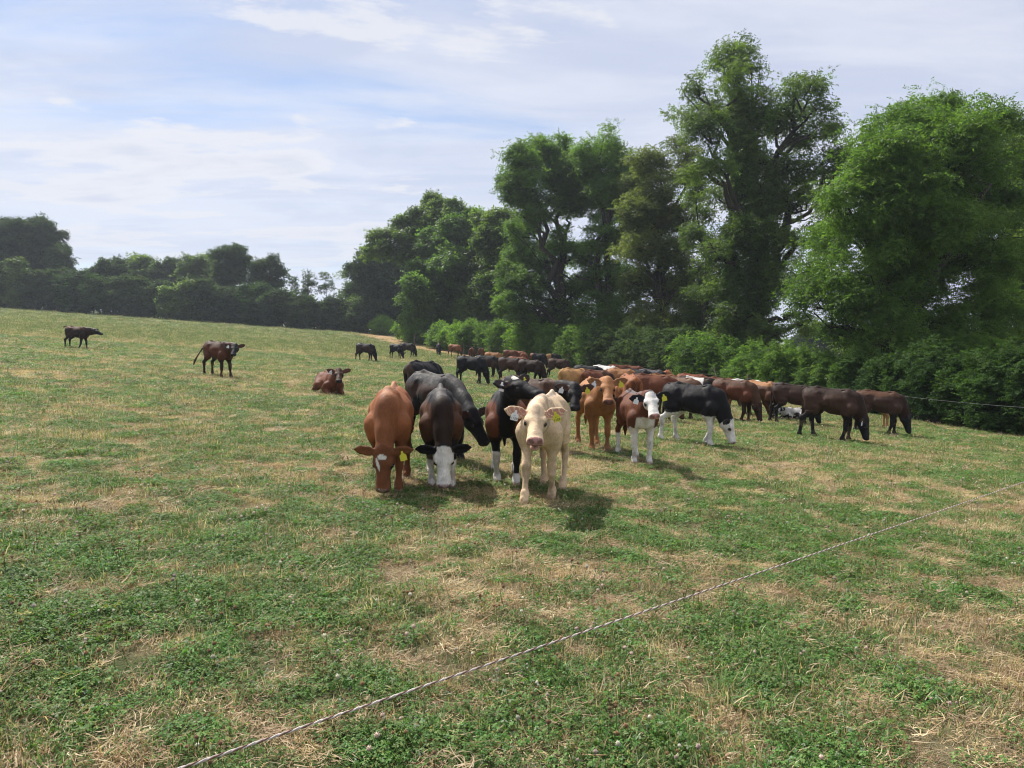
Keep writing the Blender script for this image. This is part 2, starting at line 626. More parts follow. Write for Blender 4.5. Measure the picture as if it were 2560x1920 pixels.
def sample_field(density, lo, hi, grow):
    """random spots in the part of the field one can see from about the camera's place, thinner and larger with distance"""
    P, S = [], []
    edges = lo * (hi / lo) ** np.linspace(0, 1, 26)
    for a, b2 in zip(edges[:-1], edges[1:]):
        mid_ = (a + b2) / 2
        s = max(1.0, (mid_ / 8.0) ** grow)
        half = .74 * mid_ + 1.6
        cnt = int(density / s ** 1.7 * (b2 - a) * 2 * half)
        x = RNG.uniform(-half, half, cnt); y = RNG.uniform(a, b2, cnt)
        P.append(np.stack([x, y], 1)); S.append(np.full(cnt, s))
    P, S = np.concatenate(P), np.concatenate(S)
    # nothing grows behind the fence line here
    fx = np.interp(P[:, 1], FENCE_FINE[:, 1], FENCE_FINE[:, 0])
    keep = P[:, 0] < fx + .8
    return P[keep], S[keep]


def sward(name, label, sources, picker, density, lo, hi, grow, prob, sjit=(.7, 1.3)):
    P, S = sample_field(density, lo, hi, grow)
    D = dryness(P[:, 0], P[:, 1])
    pr = prob(D, P[:, 0], P[:, 1])
    if name != 'dry_grass':            # little green grows on the scorched strip under the fence
        gap_ = np.interp(P[:, 1], FENCE_FINE[:, 1], FENCE_FINE[:, 0]) - P[:, 0]
        pr = pr * (1 - .92 * (1 - smoothstep(2.0, 4.2, gap_)) * smoothstep(30, 45, P[:, 1]))
    keep = RNG.random(len(P)) < pr
    P, S, D = P[keep], S[keep], D[keep]
    nP = len(P)
    pts = np.stack([P[:, 0], P[:, 1], ground(P[:, 0], P[:, 1])], 1)
    rot = np.stack([RNG.normal(0, .12, nP), RNG.normal(0, .12, nP), RNG.uniform(0, 6.283, nP)], 1)
    scl = S * RNG.uniform(*sjit, nP) * (1 + (.45 * tuft_zone(P[:, 0], P[:, 1]) - .12 if name == 'grass' else 0))
    o = obj(name, points_mesh(name, pts, rot, scl, picker(nP, D)))
    scatter_modifier(o, sources)
    tag(o, label, None, kind='stuff')
    return o


def tuft_zone(x, y):
    return smoothstep(.50, .62, fbm(x * .9, y * .9, seed=77, octaves=3))


def clover_zone(x, y):
    return smoothstep(.34, .54, fbm(x * .55, y * .7, seed=91, octaves=3))


FADE = lambda y, a, b2: 1 - smoothstep(a, b2, y)
sward('clover', 'low green clover leaves covering the near field', CLOVER, lambda k, D: RNG.integers(0, 6, k), 170, 1.2, 45, .62,
      lambda D, x, y: (1 - .88 * D) * (.35 + .65 * clover_zone(x, y)))
sward('grass', 'short green grass blades among the clover', GRASS, lambda k, D: np.where(RNG.random(k) < D, RNG.integers(4, 8, k), RNG.integers(0, 8, k)), 110, 1.2, 112, .50,
      lambda D, x, y: (1 - .75 * smoothstep(55, 108, y)) * (.22 + .6 * (1 - D) * (1 - .6 * clover_zone(x, y)) + .25 * tuft_zone(x, y)))
sward('dry_grass', 'bleached straw coloured dry grass in patches', STRAW, lambda k, D: np.where(RNG.random(k) < .6, RNG.integers(4, 9, k), np.where(RNG.random(k) < .5, RNG.integers(0, 4, k), RNG.integers(9, 12, k))), 115, 1.2, 62, .52,
      lambda D, x, y: (.32 + .60 * D) * (1 - smoothstep(38, 60, y)))
sward('clover_flowers', 'small white and pink clover flower heads', FLOWER, lambda k, D: RNG.integers(0, 6, k), 15, 1.2, 26, .3,
      lambda D, x, y: (1 - .8 * D) * (.2 + .8 * clover_zone(x + 9, y)))
# ------------------------------------------------------------------ trees and shrubs
def spray(seed, leaves=9, length=.34, leaflet=.085, width=.036, droop=.5):
    """a leafy twig end: leaflets in pairs along a few drooping stalks"""
    r = np.random.default_rng(seed)
    m = MB()
    for s in range(3):
        t = s * 2.1 + r.normal(0, .4)
        d = np.array([math.cos(t) * .8, math.sin(t) * .8, .35 + r.normal(0, .25)]); d /= np.linalg.norm(d)
        pos = np.zeros(3)
        for i in range(leaves // 3 + 1):
            pos = pos + d * length / (leaves // 3 + 1)
            d = d + np.array([0, 0, -droop * .35]); d /= np.linalg.norm(d)
            sd = np.cross(d, [0, 0, 1.0]); sd /= np.linalg.norm(sd) + 1e-9
            for sg in (-1, 1):
                ld = sd * sg * .8 + d * .5 + np.array([0, 0, -.25 - droop * .3]) + r.normal(0, .28, 3)
                ld /= np.linalg.norm(ld)
                wv = np.cross(ld, r.normal(0, .5, 3) + np.array([0, 0, 1.0])); wv /= np.linalg.norm(wv) + 1e-9
                L = leaflet * (.75 + .5 * r.random()); W = width * (.8 + .4 * r.random())
                nrm = np.cross(ld, wv)
                v = [pos, pos + ld * L * .45 + wv * W * .5 + nrm * W * .12, pos + ld * L, pos + ld * L * .45 - wv * W * .5 + nrm * W * .12]
                m.add(v, [(0, 1, 2), (0, 2, 3)])
    return m.mesh('spray', None, False)


LEAF = {
    'ash': leaf_material('leaf_ash', (.050, .102, .022), (.122, .212, .050), .57, attr='itint'),
    'ashdark': leaf_material('leaf_ash_dark', (.052, .092, .026), (.125, .190, .052), .54, attr='itint'),
    'olive': leaf_material('leaf_olive', (.064, .092, .028), (.150, .185, .062), .54, attr='itint'),
    'hedge': leaf_material('leaf_hedge', (.048, .100, .025), (.120, .205, .052), .52, rough=.65, spec=.15, attr='itint'),
    'shade': leaf_material('leaf_shade', (.022, .050, .015), (.060, .118, .030), .34, rough=.7, spec=.1, attr='itint'),  # dark leaves, darkened further to put the hedge's shaded face into the colour
    'bright': leaf_material('leaf_bright', (.070, .140, .020), (.140, .250, .040), .60, attr='itint'),
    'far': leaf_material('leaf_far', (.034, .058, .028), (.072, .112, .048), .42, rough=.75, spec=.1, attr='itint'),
}
SPRAYS = {}


def sprays(kind, size):
    key = (kind, size)
    if key not in SPRAYS:
        out = []
        for k in range(3):
            if size == 'near': me = spray(500 + k, 9, .34, .12, .045, .55)
            elif size == 'hedge': me = spray(520 + k, 9, .20, .075, .045, .3)
            elif size == 'mid': me = spray(540 + k, 9, .42, .16, .062, .5)
            else: me = spray(560 + k, 6, .55, .30, .15, .4)
            me.materials.append(LEAF[kind])
            out.append(src('spray', me))
        SPRAYS[key] = out
    return SPRAYS[key]


def crown_points(lobes, per_m2, r, twig=.30, shell=.55, flat=1.0):
    """leafy twig ends gathered in bunches through each lobe, most of them near its skin"""
    P, T, C = [], [], []
    rb = twig * 1.7
    for (c_, rad) in lobes:
        c_ = np.asarray(c_); rad = np.asarray(rad)
        area = 4 * math.pi * (np.prod(rad) ** (2 / 3))
        nb = max(5, int(area / (math.pi * rb * rb) * .95))
        d = r.normal(0, 1, (nb, 3)); d /= np.linalg.norm(d, axis=1, keepdims=True)
        q = shell + (1 - shell) * r.random(nb) ** .5
        q *= .70 + .48 * (vnoise(d[:, 0] * 2.1 + c_[0], d[:, 1] * 2.1 + c_[1], d[:, 2] * 2.1 + c_[2], 5))
        bun = c_ + d * rad * q[:, None]
        size = rb * r.uniform(.45, 1.5, nb)
        cnt = np.maximum(4, (per_m2 * 4 * math.pi * size ** 2 * .33 * r.uniform(.6, 1.4, nb)).astype(int))
        own = np.repeat(np.arange(nb), cnt)
        k = len(own)
        e = r.normal(0, 1, (k, 3)); e /= np.linalg.norm(e, axis=1, keepdims=True)
        e[:, 2] = np.where((e[:, 2] < -.2) & (r.random(k) < .5), -e[:, 2], e[:, 2])
        stray = np.where(r.random(k) < .16, r.uniform(1.2, 2.1, k), 1.0)
        pos = bun[own] + e * (size[own] * r.uniform(.45, 1.0, k) * stray)[:, None] * np.array([1, 1, .8])
        tint = .5 + .2 * r.normal() + np.clip(r.normal(0, .2, nb), -.4, .4)[own] + r.normal(0, .1, k)
        P.append(pos); T.append(np.clip(tint, 0, 1)); C.append(bun[own] * .6 + c_ * .4)
    return np.concatenate(P), np.concatenate(T), np.concatenate(C)


def leaf_object(name, lobes, kind, size, per_m2, seed, parent, base, twig=.3, shell=.55, extra=None, scl=(.75, 1.25)):
    r = np.random.default_rng(seed)
    P, T, C = crown_points(lobes, per_m2, r, twig, shell)
    if extra is not None:
        P = np.concatenate([P, extra[0]]); T = np.concatenate([T, extra[1]]); C = np.concatenate([C, extra[2]])
    floor_ = ground(P[:, 0], P[:, 1]) + .06
    keep = P[:, 2] > floor_
    P, T, C = P[keep], T[keep], C[keep]
    k = len(P)
    out = P - C
    yaw = np.arctan2(out[:, 1], out[:, 0]) + r.normal(0, .9, k)
    rot = np.stack([r.normal(0, .45, k), r.normal(.15, .45, k), yaw], 1)
    me = points_mesh(name, P - np.asarray(base), rot, r.uniform(*scl, k), r.integers(0, 3, k), {'itint': T})
    o = obj(name, me, parent)
    scatter_modifier(o, sprays(kind, size))
    o['kind'] = 'stuff'
    return o


def curve_pts(a, b2, r, sag=.0, wob=.06, k=7):
    a, b2 = np.asarray(a, float), np.asarray(b2, float)
    L = np.linalg.norm(b2 - a)
    t = np.linspace(0, 1, k)[:, None]
    p = a + (b2 - a) * t
    p[:, 2] += sag * L * (4 * t * (1 - t))[:, 0] * 1.0
    p[1:-1] += r.normal(0, wob * L / k, (k - 2, 3))
    return p


def grow_tree(name, label, u, depth, lobes_px, trunk_r, leaf='ash', size='mid', per_m2=14, seed=1, cat='tree', group=None, twig=.3, shell=.5,
              spread=.55, tops=None, forks=1, ivy=None, bare=None, limb=.42, trunk_top=.62, squash=.85, extra_depth=None, scl=(.75, 1.25), ivy_leaf=None):
    """lobes_px: (u, v, radius in photo pixels) of each leafy mass at the tree's own distance"""
    r = np.random.default_rng(seed)
    y0 = depth
    x0 = (u - 1280) / FPX * depth * 1.0
    base = np.array([x0, y0, gz(x0, y0) - .15])
    lobes = []
    for i, l in enumerate(lobes_px):
        rad = l[2] / FPX * depth
        dd = l[3] if len(l) > 3 else r.uniform(-1, 1) * spread * 2.6
        c_ = space(l[0], l[1], depth + dd)
        lobes.append((c_, np.array([rad, rad * 1.05, rad * squash])))
    root = bpy.data.objects.new(name, None)
    COL.objects.link(root)
    root.location = base
    tag(root, label, cat, group)
    root.empty_display_size = .3
    cent = np.array([c_ for c_, _ in lobes])
    top = cent[np.argmax(cent[:, 2])]
    H = top[2] - base[2]
    mb = MB()
    # trunk with a flare at the root, splitting into leaders
    stem_end = base + np.array([(cent[:, 0].mean() - base[0]) * .35, 0, H * (.30 if forks > 1 else trunk_top)])
    k = 9
    t = np.linspace(0, 1, k)
    tp = base + (stem_end - base) * t[:, None]
    tp[1:-1, :2] += r.normal(0, .02 * H / 4, (k - 2, 2))
    tr = trunk_r * (1 - (.28 if forks > 1 else .6) * t) * (1 + .9 * np.exp(-t * 12))
    mb.tube(tp, tr, 9)
    stems = [(tp, tr)]
    if forks > 1:
        order = np.argsort(-cent[:, 2])
        picks = order[:max(forks * 2, 2)]
        picks = picks[np.argsort(cent[picks, 0])]
        for f in range(forks):
            tgt = cent[picks[int((f + .5) * len(picks) / forks)]]
            p = curve_pts(tp[-2] + (tp[-1] - tp[-2]) * .5, tgt, r, .06, .35, 9)
            rr = trunk_r * .66 * (1 - .86 * np.linspace(0, 1, 9))
            mb.tube(p, rr, 7)
            stems.append((p, rr))
    else:
        p = curve_pts(tp[-1], top, r, .0, .35, 8)
        rr = tr[-1] * (1 - .88 * np.linspace(0, 1, 8))
        mb.tube(p, rr, 7)
        stems.append((p, rr))
    sp = np.concatenate([s[0] for s in stems]); sr = np.concatenate([s[1] for s in stems])
    for (c_, rad) in lobes:
        want = c_ - np.array([0, 0, .35 * np.linalg.norm(c_[:2] - base[:2]) + rad[2]])
        cost = np.linalg.norm(sp - want, axis=1) + (sp[:, 2] > c_[2]) * 5 + (sp[:, 2] - base[2] < .14 * H) * 4
        j = int(np.argmin(cost))
        p = curve_pts(sp[j], c_, r, .10, .4, 8)
        r0 = min(sr[j] * .75, trunk_r * limb * (.45 + .1 * np.linalg.norm(c_ - sp[j])))
        rr = r0 * (1 - .82 * np.linspace(0, 1, 8)) + .012
        mb.tube(p, rr, 6)
        for q in range(5):
            d = r.normal(0, 1, 3); d /= np.linalg.norm(d); d[2] = abs(d[2]) * .8
            e = c_ + d * rad * .85
            pp = curve_pts(p[4 + q % 3], e, r, .05, .5, 5)
            mb.tube(pp, r0 * .32 * (1 - .85 * np.linspace(0, 1, 5)) + .007, 4, cap=False)
    for bb in (bare or []):                       # bare dead boughs: list of photo points
        pts = np.array([space(a, b2, depth + .3) for a, b2 in bb])
        pts = resample(pts, max(.25, np.linalg.norm(pts[-1] - pts[0]) / 7))
        pts[1:-1] += r.normal(0, .04, (len(pts) - 2, 3))
        mb.tube(pts, np.linspace(.06, .012, len(pts)) * depth / 45, 5)
    mb.v = [v - base for v in mb.v]
    obj('trunk', mb.mesh('trunk', BARK), root)
    extra = None
    leaf_object('crown', lobes, leaf, size, per_m2, seed + 50, root, base, twig, shell, extra, scl)
    if ivy:                                        # ivy sleeves on trunk and limbs
        P, T, C = [], [], []
        for (pa, pb, ra, rb, dens) in ivy:
            a, b2 = space(*pa, depth), space(*pb, depth)
            L = np.linalg.norm(b2 - a)
            cnt = int(L * dens)
            t = r.random(cnt)[:, None]
            ax = a + (b2 - a) * t
            d = r.normal(0, 1, (cnt, 3)); d -= ((d @ (b2 - a)) / L ** 2)[:, None] * (b2 - a)
            d /= np.linalg.norm(d, axis=1, keepdims=True) + 1e-9
            rad = (ra + (rb - ra) * t) * (.6 + .75 * vnoise(ax[:, 2] * 1.3, d[:, 0] * 1.5 + 7, d[:, 1] * 1.5, seed))[:, None]
            P.append(ax + d * rad); C.append(ax); T.append(np.clip(.45 + .2 * r.normal(0, 1, cnt), 0, 1))
        P, T, C = np.concatenate(P), np.concatenate(T), np.concatenate(C)
        k = len(P)
        out = P - C
        rot = np.stack([r.normal(0, .4, k), r.normal(.3, .4, k), np.arctan2(out[:, 1], out[:, 0]) + r.normal(0, .6, k)], 1)
        o = obj('ivy', points_mesh('ivy', P - base, rot, r.uniform(.6, 1.0, k), r.integers(0, 3, k), {'itint': T}), root)
        scatter_modifier(o, sprays(ivy_leaf or leaf, size))
        o['kind'] = 'stuff'
    return root


def grow_shrub(name, label, lobes, leaf, size='hedge', per_m2=40, seed=1, cat='shrub', group=None, stems=7, twig=.14, shell=.6, shoots=0, scl=(.8, 1.3)):
    """lobes: (x, y, height of centre above ground, rx, ry, rz)"""
    r = np.random.default_rng(seed)
    L = [(np.array([x, y, gz(x, y) + h]), np.array([rx, ry, rz])) for (x, y, h, rx, ry, rz) in lobes]
    base = np.array([lobes[0][0], lobes[0][1], gz(lobes[0][0], lobes[0][1])])
    root = bpy.data.objects.new(name, None)
    COL.objects.link(root)
    root.location = base
    root.empty_display_size = .2
    tag(root, label, cat, group)
    mb = MB()
    for (c_, rad) in L:
        for s in range(stems):
            g = np.array([c_[0] + r.normal(0, rad[0] * .35), c_[1] + r.normal(0, rad[1] * .35), 0])
            g[2] = gz(g[0], g[1]) - .05
            d = r.normal(0, 1, 3); d /= np.linalg.norm(d)
            e = c_ + d * rad * np.array([.8, .8, .75])
            e[2] = max(e[2], g[2] + .3)
            mb.tube(curve_pts(g, e, r, .02, .5, 6), np.linspace(.03, .008, 6) * max(1, rad[2] / 1.1), 5, cap=False)
    mb.v = [v - base for v in mb.v]
    obj('stems', mb.mesh('stems', BARK), root)
    extra = None
    if shoots:
        P, C = [], []
        for s in range(shoots):
            c_, rad = L[r.integers(0, len(L))]
            a = r.random() * 6.283
            p0 = c_ + np.array([math.cos(a) * rad[0] * .7 * r.random(), math.sin(a) * rad[1] * .7, rad[2] * .6])
            n_ = 12
            h = r.uniform(.3, .75) * max(.7, rad[2])
            tt = np.linspace(0, 1, n_)[:, None]
            pp = p0 + tt * np.array([r.normal(0, .15), r.normal(0, .15), h]) + r.normal(0, .03, (n_, 3))
            P.append(pp); C.append(np.repeat(c_[None], n_, 0))
        P, C = np.concatenate(P), np.concatenate(C)
        extra = (P, np.clip(r.normal(.7, .15, len(P)), 0, 1), C)
    leaf_object('crown', L, leaf, size, per_m2, seed + 9, root, base, twig, shell, extra, scl)
    return root


# the great ash on the right and the darker one behind it
grow_tree('ash_tree', 'broad dense bright green ash tree standing over the hedge at the right', 2225, 31,
          [(2240, 390, 95), (2270, 345, 75), (2350, 375, 90, -1.2), (2330, 325, 78), (2405, 320, 78), (2180, 450, 80), (2290, 420, 100), (2390, 410, 95), (2120, 520, 75), (2080, 600, 75), (2050, 690, 65), (2040, 770, 50),
           (2160, 600, 95, -1.6), (2260, 540, 110, -2.0), (2370, 540, 110, -1.5), (2110, 730, 80, -1.2), (2190, 720, 90, -1.8), (2290, 680, 105), (2400, 680, 105), (2120, 820, 60), (2210, 830, 75),
           (2310, 810, 90), (2420, 810, 95), (2460, 350, 70), (2480, 480, 90), (2490, 620, 95), (2300, 900, 65, -.8), (2400, 910, 70, -.5), (2220, 900, 50, -.4), (2480, 780, 80), (2480, 900, 70), (2150, 880, 40, .5), (2240, 620, 90, 2), (2360, 620, 90, 2.5)],
          .36, 'ash', 'near', 19, seed=11, twig=.36, forks=3, shell=.45, spread=.9)
grow_tree('ash_tree', 'shaded dark ash tree partly cut off by the right edge of the photo', 2570, 37,
          [(2535, 375, 70), (2560, 420, 85), (2620, 400, 90), (2690, 400, 100), (2560, 480, 90), (2650, 450, 110), (2540, 560, 80), (2620, 590, 110), (2540, 690, 90), (2640, 720, 110), (2550, 800, 80), (2660, 840, 100), (2530, 880, 60), (2740, 600, 120), (2600, 930, 80)],
          .34, 'ashdark', 'near', 20, seed=12, twig=.24, forks=2, spread=.8)
# the tall, thin-crowned ash with ivy on its trunk
grow_tree('ash_tree', 'tallest ash tree with ivy clad trunk and thin open crown', 1890, 46,
          [(1842, 140, 40), (1878, 165, 34), (1808, 168, 34), (1850, 205, 38), (1735, 235, 36), (1772, 262, 34), (1716, 300, 42), (1760, 340, 46), (1800, 300, 36), (1985, 232, 28), (2024, 222, 28), (1950, 262, 30),
           (2000, 285, 36), (2048, 272, 34), (1942, 325, 40), (2010, 350, 48), (2070, 345, 40), (2100, 400, 42), (2112, 455, 36), (2050, 430, 48), (1985, 425, 50), (1925, 430, 48), (1850, 300, 40), (1790, 415, 48), (1745, 430, 34),
           (1860, 385, 44), (1800, 500, 44), (1850, 480, 50), (1930, 520, 54), (2000, 510, 50), (2070, 515, 40), (1880, 580, 48), (1900, 330, 42), (1905, 400, 46), (1898, 470, 50), (1880, 240, 30), (1915, 280, 34), (1960, 600, 46), (1840, 600, 46), (1790, 640, 46), (2040, 590, 38), (1920, 680, 50), (1850, 700, 54),
           (1780, 730, 44), (1960, 720, 40), (1990, 790, 32), (1900, 780, 52), (1840, 800, 56), (1800, 850, 48), (1930, 850, 50), (1870, 880, 54), (2040, 690, 24), (2020, 820, 26)],
          .52, 'ashdark', 'mid', 8.5, seed=21, twig=.34, shell=.2, spread=.75, forks=3, limb=.5,
          ivy=[((1866, 905), (1862, 560), 1.15, .9, 330), ((1862, 560), (1850, 240), .75, .4, 200), ((1900, 780), (1985, 640), .5, .3, 60), ((1905, 740), (1935, 430), .5, .3, 70)], ivy_leaf='ash',
          bare=[[(1890, 250), (1897, 190), (1902, 165)], [(1880, 300), (1905, 230), (1900, 200)], [(2010, 250), (2030, 210), (2042, 195)], [(1760, 290), (1715, 240), (1700, 215)], [(1880, 260), (1878, 170), (1872, 130)],
                [(1900, 820), (1975, 790), (2035, 730), (2070, 700)], [(1905, 700), (1975, 610), (2040, 555), (2075, 530)], [(1900, 590), (1960, 500), (2040, 440)], [(1955, 560), (2030, 545), (2090, 548)], [(1750, 240), (1742, 205), (1738, 190)]])
# the row of ash trees in the middle
grow_tree('ash_tree', 'spreading ash tree at the left end of the middle row', 1432, 65,
          [(1285, 440, 38), (1305, 400, 40), (1345, 385, 40), (1385, 375, 42), (1380, 440, 55), (1320, 470, 50), (1290, 490, 36), (1350, 530, 52), (1310, 570, 44), (1420, 430, 46), (1430, 510, 50), (1300, 640, 48), (1345, 640, 50),
           (1262, 470, 26), (1268, 680, 30), (1265, 760, 30), (1330, 425, 40, -1.5), (1400, 400, 36, 1), (1440, 470, 44, -1), (1285, 700, 42), (1320, 730, 52), (1290, 780, 38), (1375, 720, 56), (1340, 790, 46), (1400, 620, 44), (1410, 790, 50), (1440, 640, 40, 1.5), (1450, 720, 46, 1), (1440, 800, 50, .5), (1370, 830, 44), (1460, 860, 46)],
          .5, 'ash', 'mid', 13, seed=31, twig=.3, shell=.38, forks=3, spread=1.0, bare=[[(1420, 660), (1340, 630), (1290, 590), (1270, 570)], [(1430, 700), (1350, 655), (1285, 565)]])
grow_tree('ash_tree', 'rounded ash tree between the spreading ash and the olive one', 1488, 62,
          [(1470, 390, 36), (1510, 380, 42), (1545, 400, 42), (1500, 440, 52), (1550, 460, 50), (1470, 490, 48), (1530, 530, 54), (1580, 500, 40), (1450, 430, 36, 1), (1585, 440, 36), (1520, 480, 50, -1.5), (1590, 570, 44), (1500, 600, 46), (1560, 610, 50), (1520, 690, 50), (1575, 700, 50), (1500, 770, 50), (1560, 780, 50), (1510, 345, 20), (1470, 640, 36, 2), (1480, 710, 44, 1.5), (1520, 830, 50), (1580, 840, 50), (1470, 830, 44)],
          .46, 'ash', 'mid', 13, seed=32, twig=.3, shell=.38, forks=2, spread=1.0, bare=[[(1440, 690), (1500, 710), (1520, 705)]])
grow_tree('ash_tree', 'olive tinged ash tree with thin bare top beside the tallest tree', 1655, 56,
          [(1600, 410, 34), (1635, 420, 38), (1590, 460, 46), (1650, 470, 44), (1690, 370, 28), (1720, 390, 26), (1700, 430, 34), (1730, 450, 30), (1610, 540, 52), (1670, 550, 48), (1720, 540, 36), (1575, 520, 40, -1), (1640, 520, 46, -1), (1590, 620, 50), (1650, 640, 52), (1700, 640, 44), (1730, 700, 44), (1600, 710, 52), (1660, 720, 52), (1710, 790, 50), (1620, 800, 54), (1670, 830, 50), (1600, 860, 50), (1660, 880, 46), (1720, 870, 46), (1640, 600, 40, 2), (1690, 730, 46, 2)],
          .42, 'olive', 'mid', 12, seed=33, twig=.3, shell=.35, forks=2, spread=.9, bare=[[(1735, 560), (1732, 470), (1725, 400), (1712, 350)], [(1733, 450), (1760, 400)]])
grow_tree('ash_tree', 'slim leaning ash trunk in front of the ivy clad tree', 1765, 50,
          [(1740, 480, 26), (1765, 540, 30), (1740, 600, 34), (1775, 620, 30), (1760, 690, 36), (1785, 760, 36), (1750, 800, 40), (1725, 850, 40), (1770, 860, 44), (1800, 820, 40), (1740, 740, 36)],
          .30, 'ashdark', 'mid', 12, seed=34, twig=.26, spread=.5)
# the group at the end of the row
grow_tree('ash_tree', 'ash tree with loose twiggy crown reaching left above the far group', 1085, 92,
          [(1075, 510, 22), (1105, 520, 28), (1140, 525, 26), (1050, 545, 28), (1010, 560, 22), (1015, 590, 22), (975, 590, 18), (945, 600, 18), (960, 620, 20), (1085, 565, 38), (1130, 570, 38), (1040, 600, 32), (1000, 630, 28), (930, 635, 15), (1060, 640, 40)],
          .42, 'ashdark', 'far', 11, seed=41, twig=.36, shell=.3, spread=.9, bare=[[(1050, 640), (1000, 600), (950, 590), (925, 600)], [(1040, 620), (1010, 580), (1005, 560)]])
grow_tree('oak_tree', 'rounded broad green tree in the middle of the far group', 1125, 88,
          [(1100, 610, 46), (1150, 590, 44), (1190, 560, 36), (1080, 680, 52), (1140, 670, 54), (1190, 640, 50), (1100, 750, 54), (1160, 740, 54), (1050, 740, 44), (1060, 800, 42), (1120, 810, 46)],
          .5, 'ash', 'far', 12, seed=42, twig=.42, shell=.45, spread=1.3)
grow_tree('oak_tree', 'green tree at the right of the far group beside the spreading ash', 1215, 82,
          [(1215, 560, 36), (1250, 555, 38), (1235, 610, 46), (1200, 660, 46), (1250, 670, 46), (1225, 730, 50), (1190, 770, 44), (1250, 780, 44), (1215, 820, 42), (1270, 620, 36)],
          .46, 'ashdark', 'far', 12, seed=43, twig=.4, shell=.45, spread=1.2)
grow_tree('oak_tree', 'dark dense tree closing the left end of the far group', 945, 116,
          [(905, 680, 28), (935, 650, 36), (970, 660, 38), (900, 730, 34), (945, 710, 44), (995, 700, 42), (905, 780, 34), (955, 770, 44), (1010, 760, 40), (920, 815, 26), (985, 810, 32), (880, 760, 22)],
          .46, 'far', 'far', 12, seed=44, twig=.42, shell=.5, spread=1.2)

# shrubs of the hedge behind the fence, from the far corner to the right foreground
def fence_at(y):
    return float(np.interp(y, FENCE_FINE[:, 1], FENCE_FINE[:, 0]))


def hedge_shrub(label, u, v_top, width_px, leaf, seed, size='hedge', behind=1.1, per=40, shoots=10, n=3, **kw):
    ys = np.linspace(8, 112, 2000)
    gap = (u - 1280) / FPX * ys - (np.interp(ys, FENCE_FINE[:, 1], FENCE_FINE[:, 0]) + behind)
    y = float(ys[np.argmin(np.abs(gap))])
    x = (u - 1280) / FPX * y
    wd = width_px / FPX * y
    ht = float(space(u, v_top, y)[2]) - gz(x, y)
    r = np.random.default_rng(seed)
    # the hedge runs along the fence
    t = np.array([np.interp(y + .5, FENCE_FINE[:, 1], FENCE_FINE[:, 0]) - np.interp(y - .5, FENCE_FINE[:, 1], FENCE_FINE[:, 0]), 1.0])
    t /= np.linalg.norm(t)
    run = wd / max(.35, abs(t[0] - t[1] * (u - 1280) / FPX))
    run = min(run, wd * 2.0)
    lobes = []
    for k in range(n):
        f = ((k + .5) / n - .5) * run
        h = ht * r.uniform(.92, 1.04)
        lobes.append((x + t[0] * f + r.normal(0, .12), y + t[1] * f + r.normal(0, .12), h * .5, max(.65, run / n * .62), max(.65, run / n * .62), h * .53))
    return grow_shrub('hedge_shrub', label, lobes, leaf, size, per, seed, 'shrub', 'shrubs of the hedge behind the wire fence', shoots=shoots, **kw)


hedge_shrub('small bright shrub at the far corner of the field', 955, 797, 50, 'bright', 61, 'mid', per=16, n=2, twig=.2)
hedge_shrub('pale bright shrub behind the two dark far fence posts', 1040, 803, 90, 'bright', 62, 'mid', per=16, n=3, twig=.2)
hedge_shrub('dull green shrub right of the pale far shrub', 1135, 815, 110, 'bright', 63, 'mid', per=15, n=3, twig=.2)
hedge_shrub('dark shrub left of the bright yellow green shrub', 1215, 818, 100, 'hedge', 64, 'mid', per=15, n=3, twig=.2)
hedge_shrub('bright yellow green shrub in full sun behind the herd', 1318, 816, 150, 'bright', 65, 'mid', per=17, n=4, twig=.18, shoots=22)
hedge_shrub('dark green shrub right of the bright yellow green one', 1440, 832, 130, 'hedge', 66, 'mid', per=14, n=3, twig=.2)
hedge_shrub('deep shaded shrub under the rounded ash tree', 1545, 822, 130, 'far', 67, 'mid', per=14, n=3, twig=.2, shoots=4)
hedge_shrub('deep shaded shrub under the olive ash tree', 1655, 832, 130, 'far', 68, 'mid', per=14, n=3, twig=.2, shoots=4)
hedge_shrub('shaded shrub at the foot of the tallest tree', 1765, 850, 130, 'hedge', 69, 'mid', per=15, n=3, twig=.2, shoots=5)
hedge_shrub('light green clipped hedge shrub directly behind the brown grazing cattle', 1905, 868, 190, 'hedge', 70, 'hedge', per=75, n=4, shoots=26, scl=(.6, 1.05))
hedge_shrub('light green hedge shrub left of the great ash tree', 2055, 886, 160, 'hedge', 71, 'hedge', per=75, n=4, shoots=20, scl=(.6, 1.05))
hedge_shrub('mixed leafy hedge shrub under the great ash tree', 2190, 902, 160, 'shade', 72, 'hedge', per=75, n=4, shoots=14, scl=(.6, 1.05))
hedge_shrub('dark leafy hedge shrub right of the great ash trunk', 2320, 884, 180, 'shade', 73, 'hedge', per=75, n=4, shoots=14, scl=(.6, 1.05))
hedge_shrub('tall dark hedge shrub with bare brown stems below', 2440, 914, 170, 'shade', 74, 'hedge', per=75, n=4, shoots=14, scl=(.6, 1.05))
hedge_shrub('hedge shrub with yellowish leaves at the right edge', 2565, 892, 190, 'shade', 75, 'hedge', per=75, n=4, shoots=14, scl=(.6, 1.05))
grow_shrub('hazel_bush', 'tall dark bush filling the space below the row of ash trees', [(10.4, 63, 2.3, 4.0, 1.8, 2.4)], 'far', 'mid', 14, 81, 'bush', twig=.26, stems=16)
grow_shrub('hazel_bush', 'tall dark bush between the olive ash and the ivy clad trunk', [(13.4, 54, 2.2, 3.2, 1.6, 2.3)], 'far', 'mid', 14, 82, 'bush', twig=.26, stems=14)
grow_shrub('hazel_bush', 'round grey green bush behind the hedge left of the great ash trunk', [(16.4, 35, 1.9, 1.3, 1.2, 1.7)], 'ashdark', 'mid', 18, 83, 'bush', twig=.22)
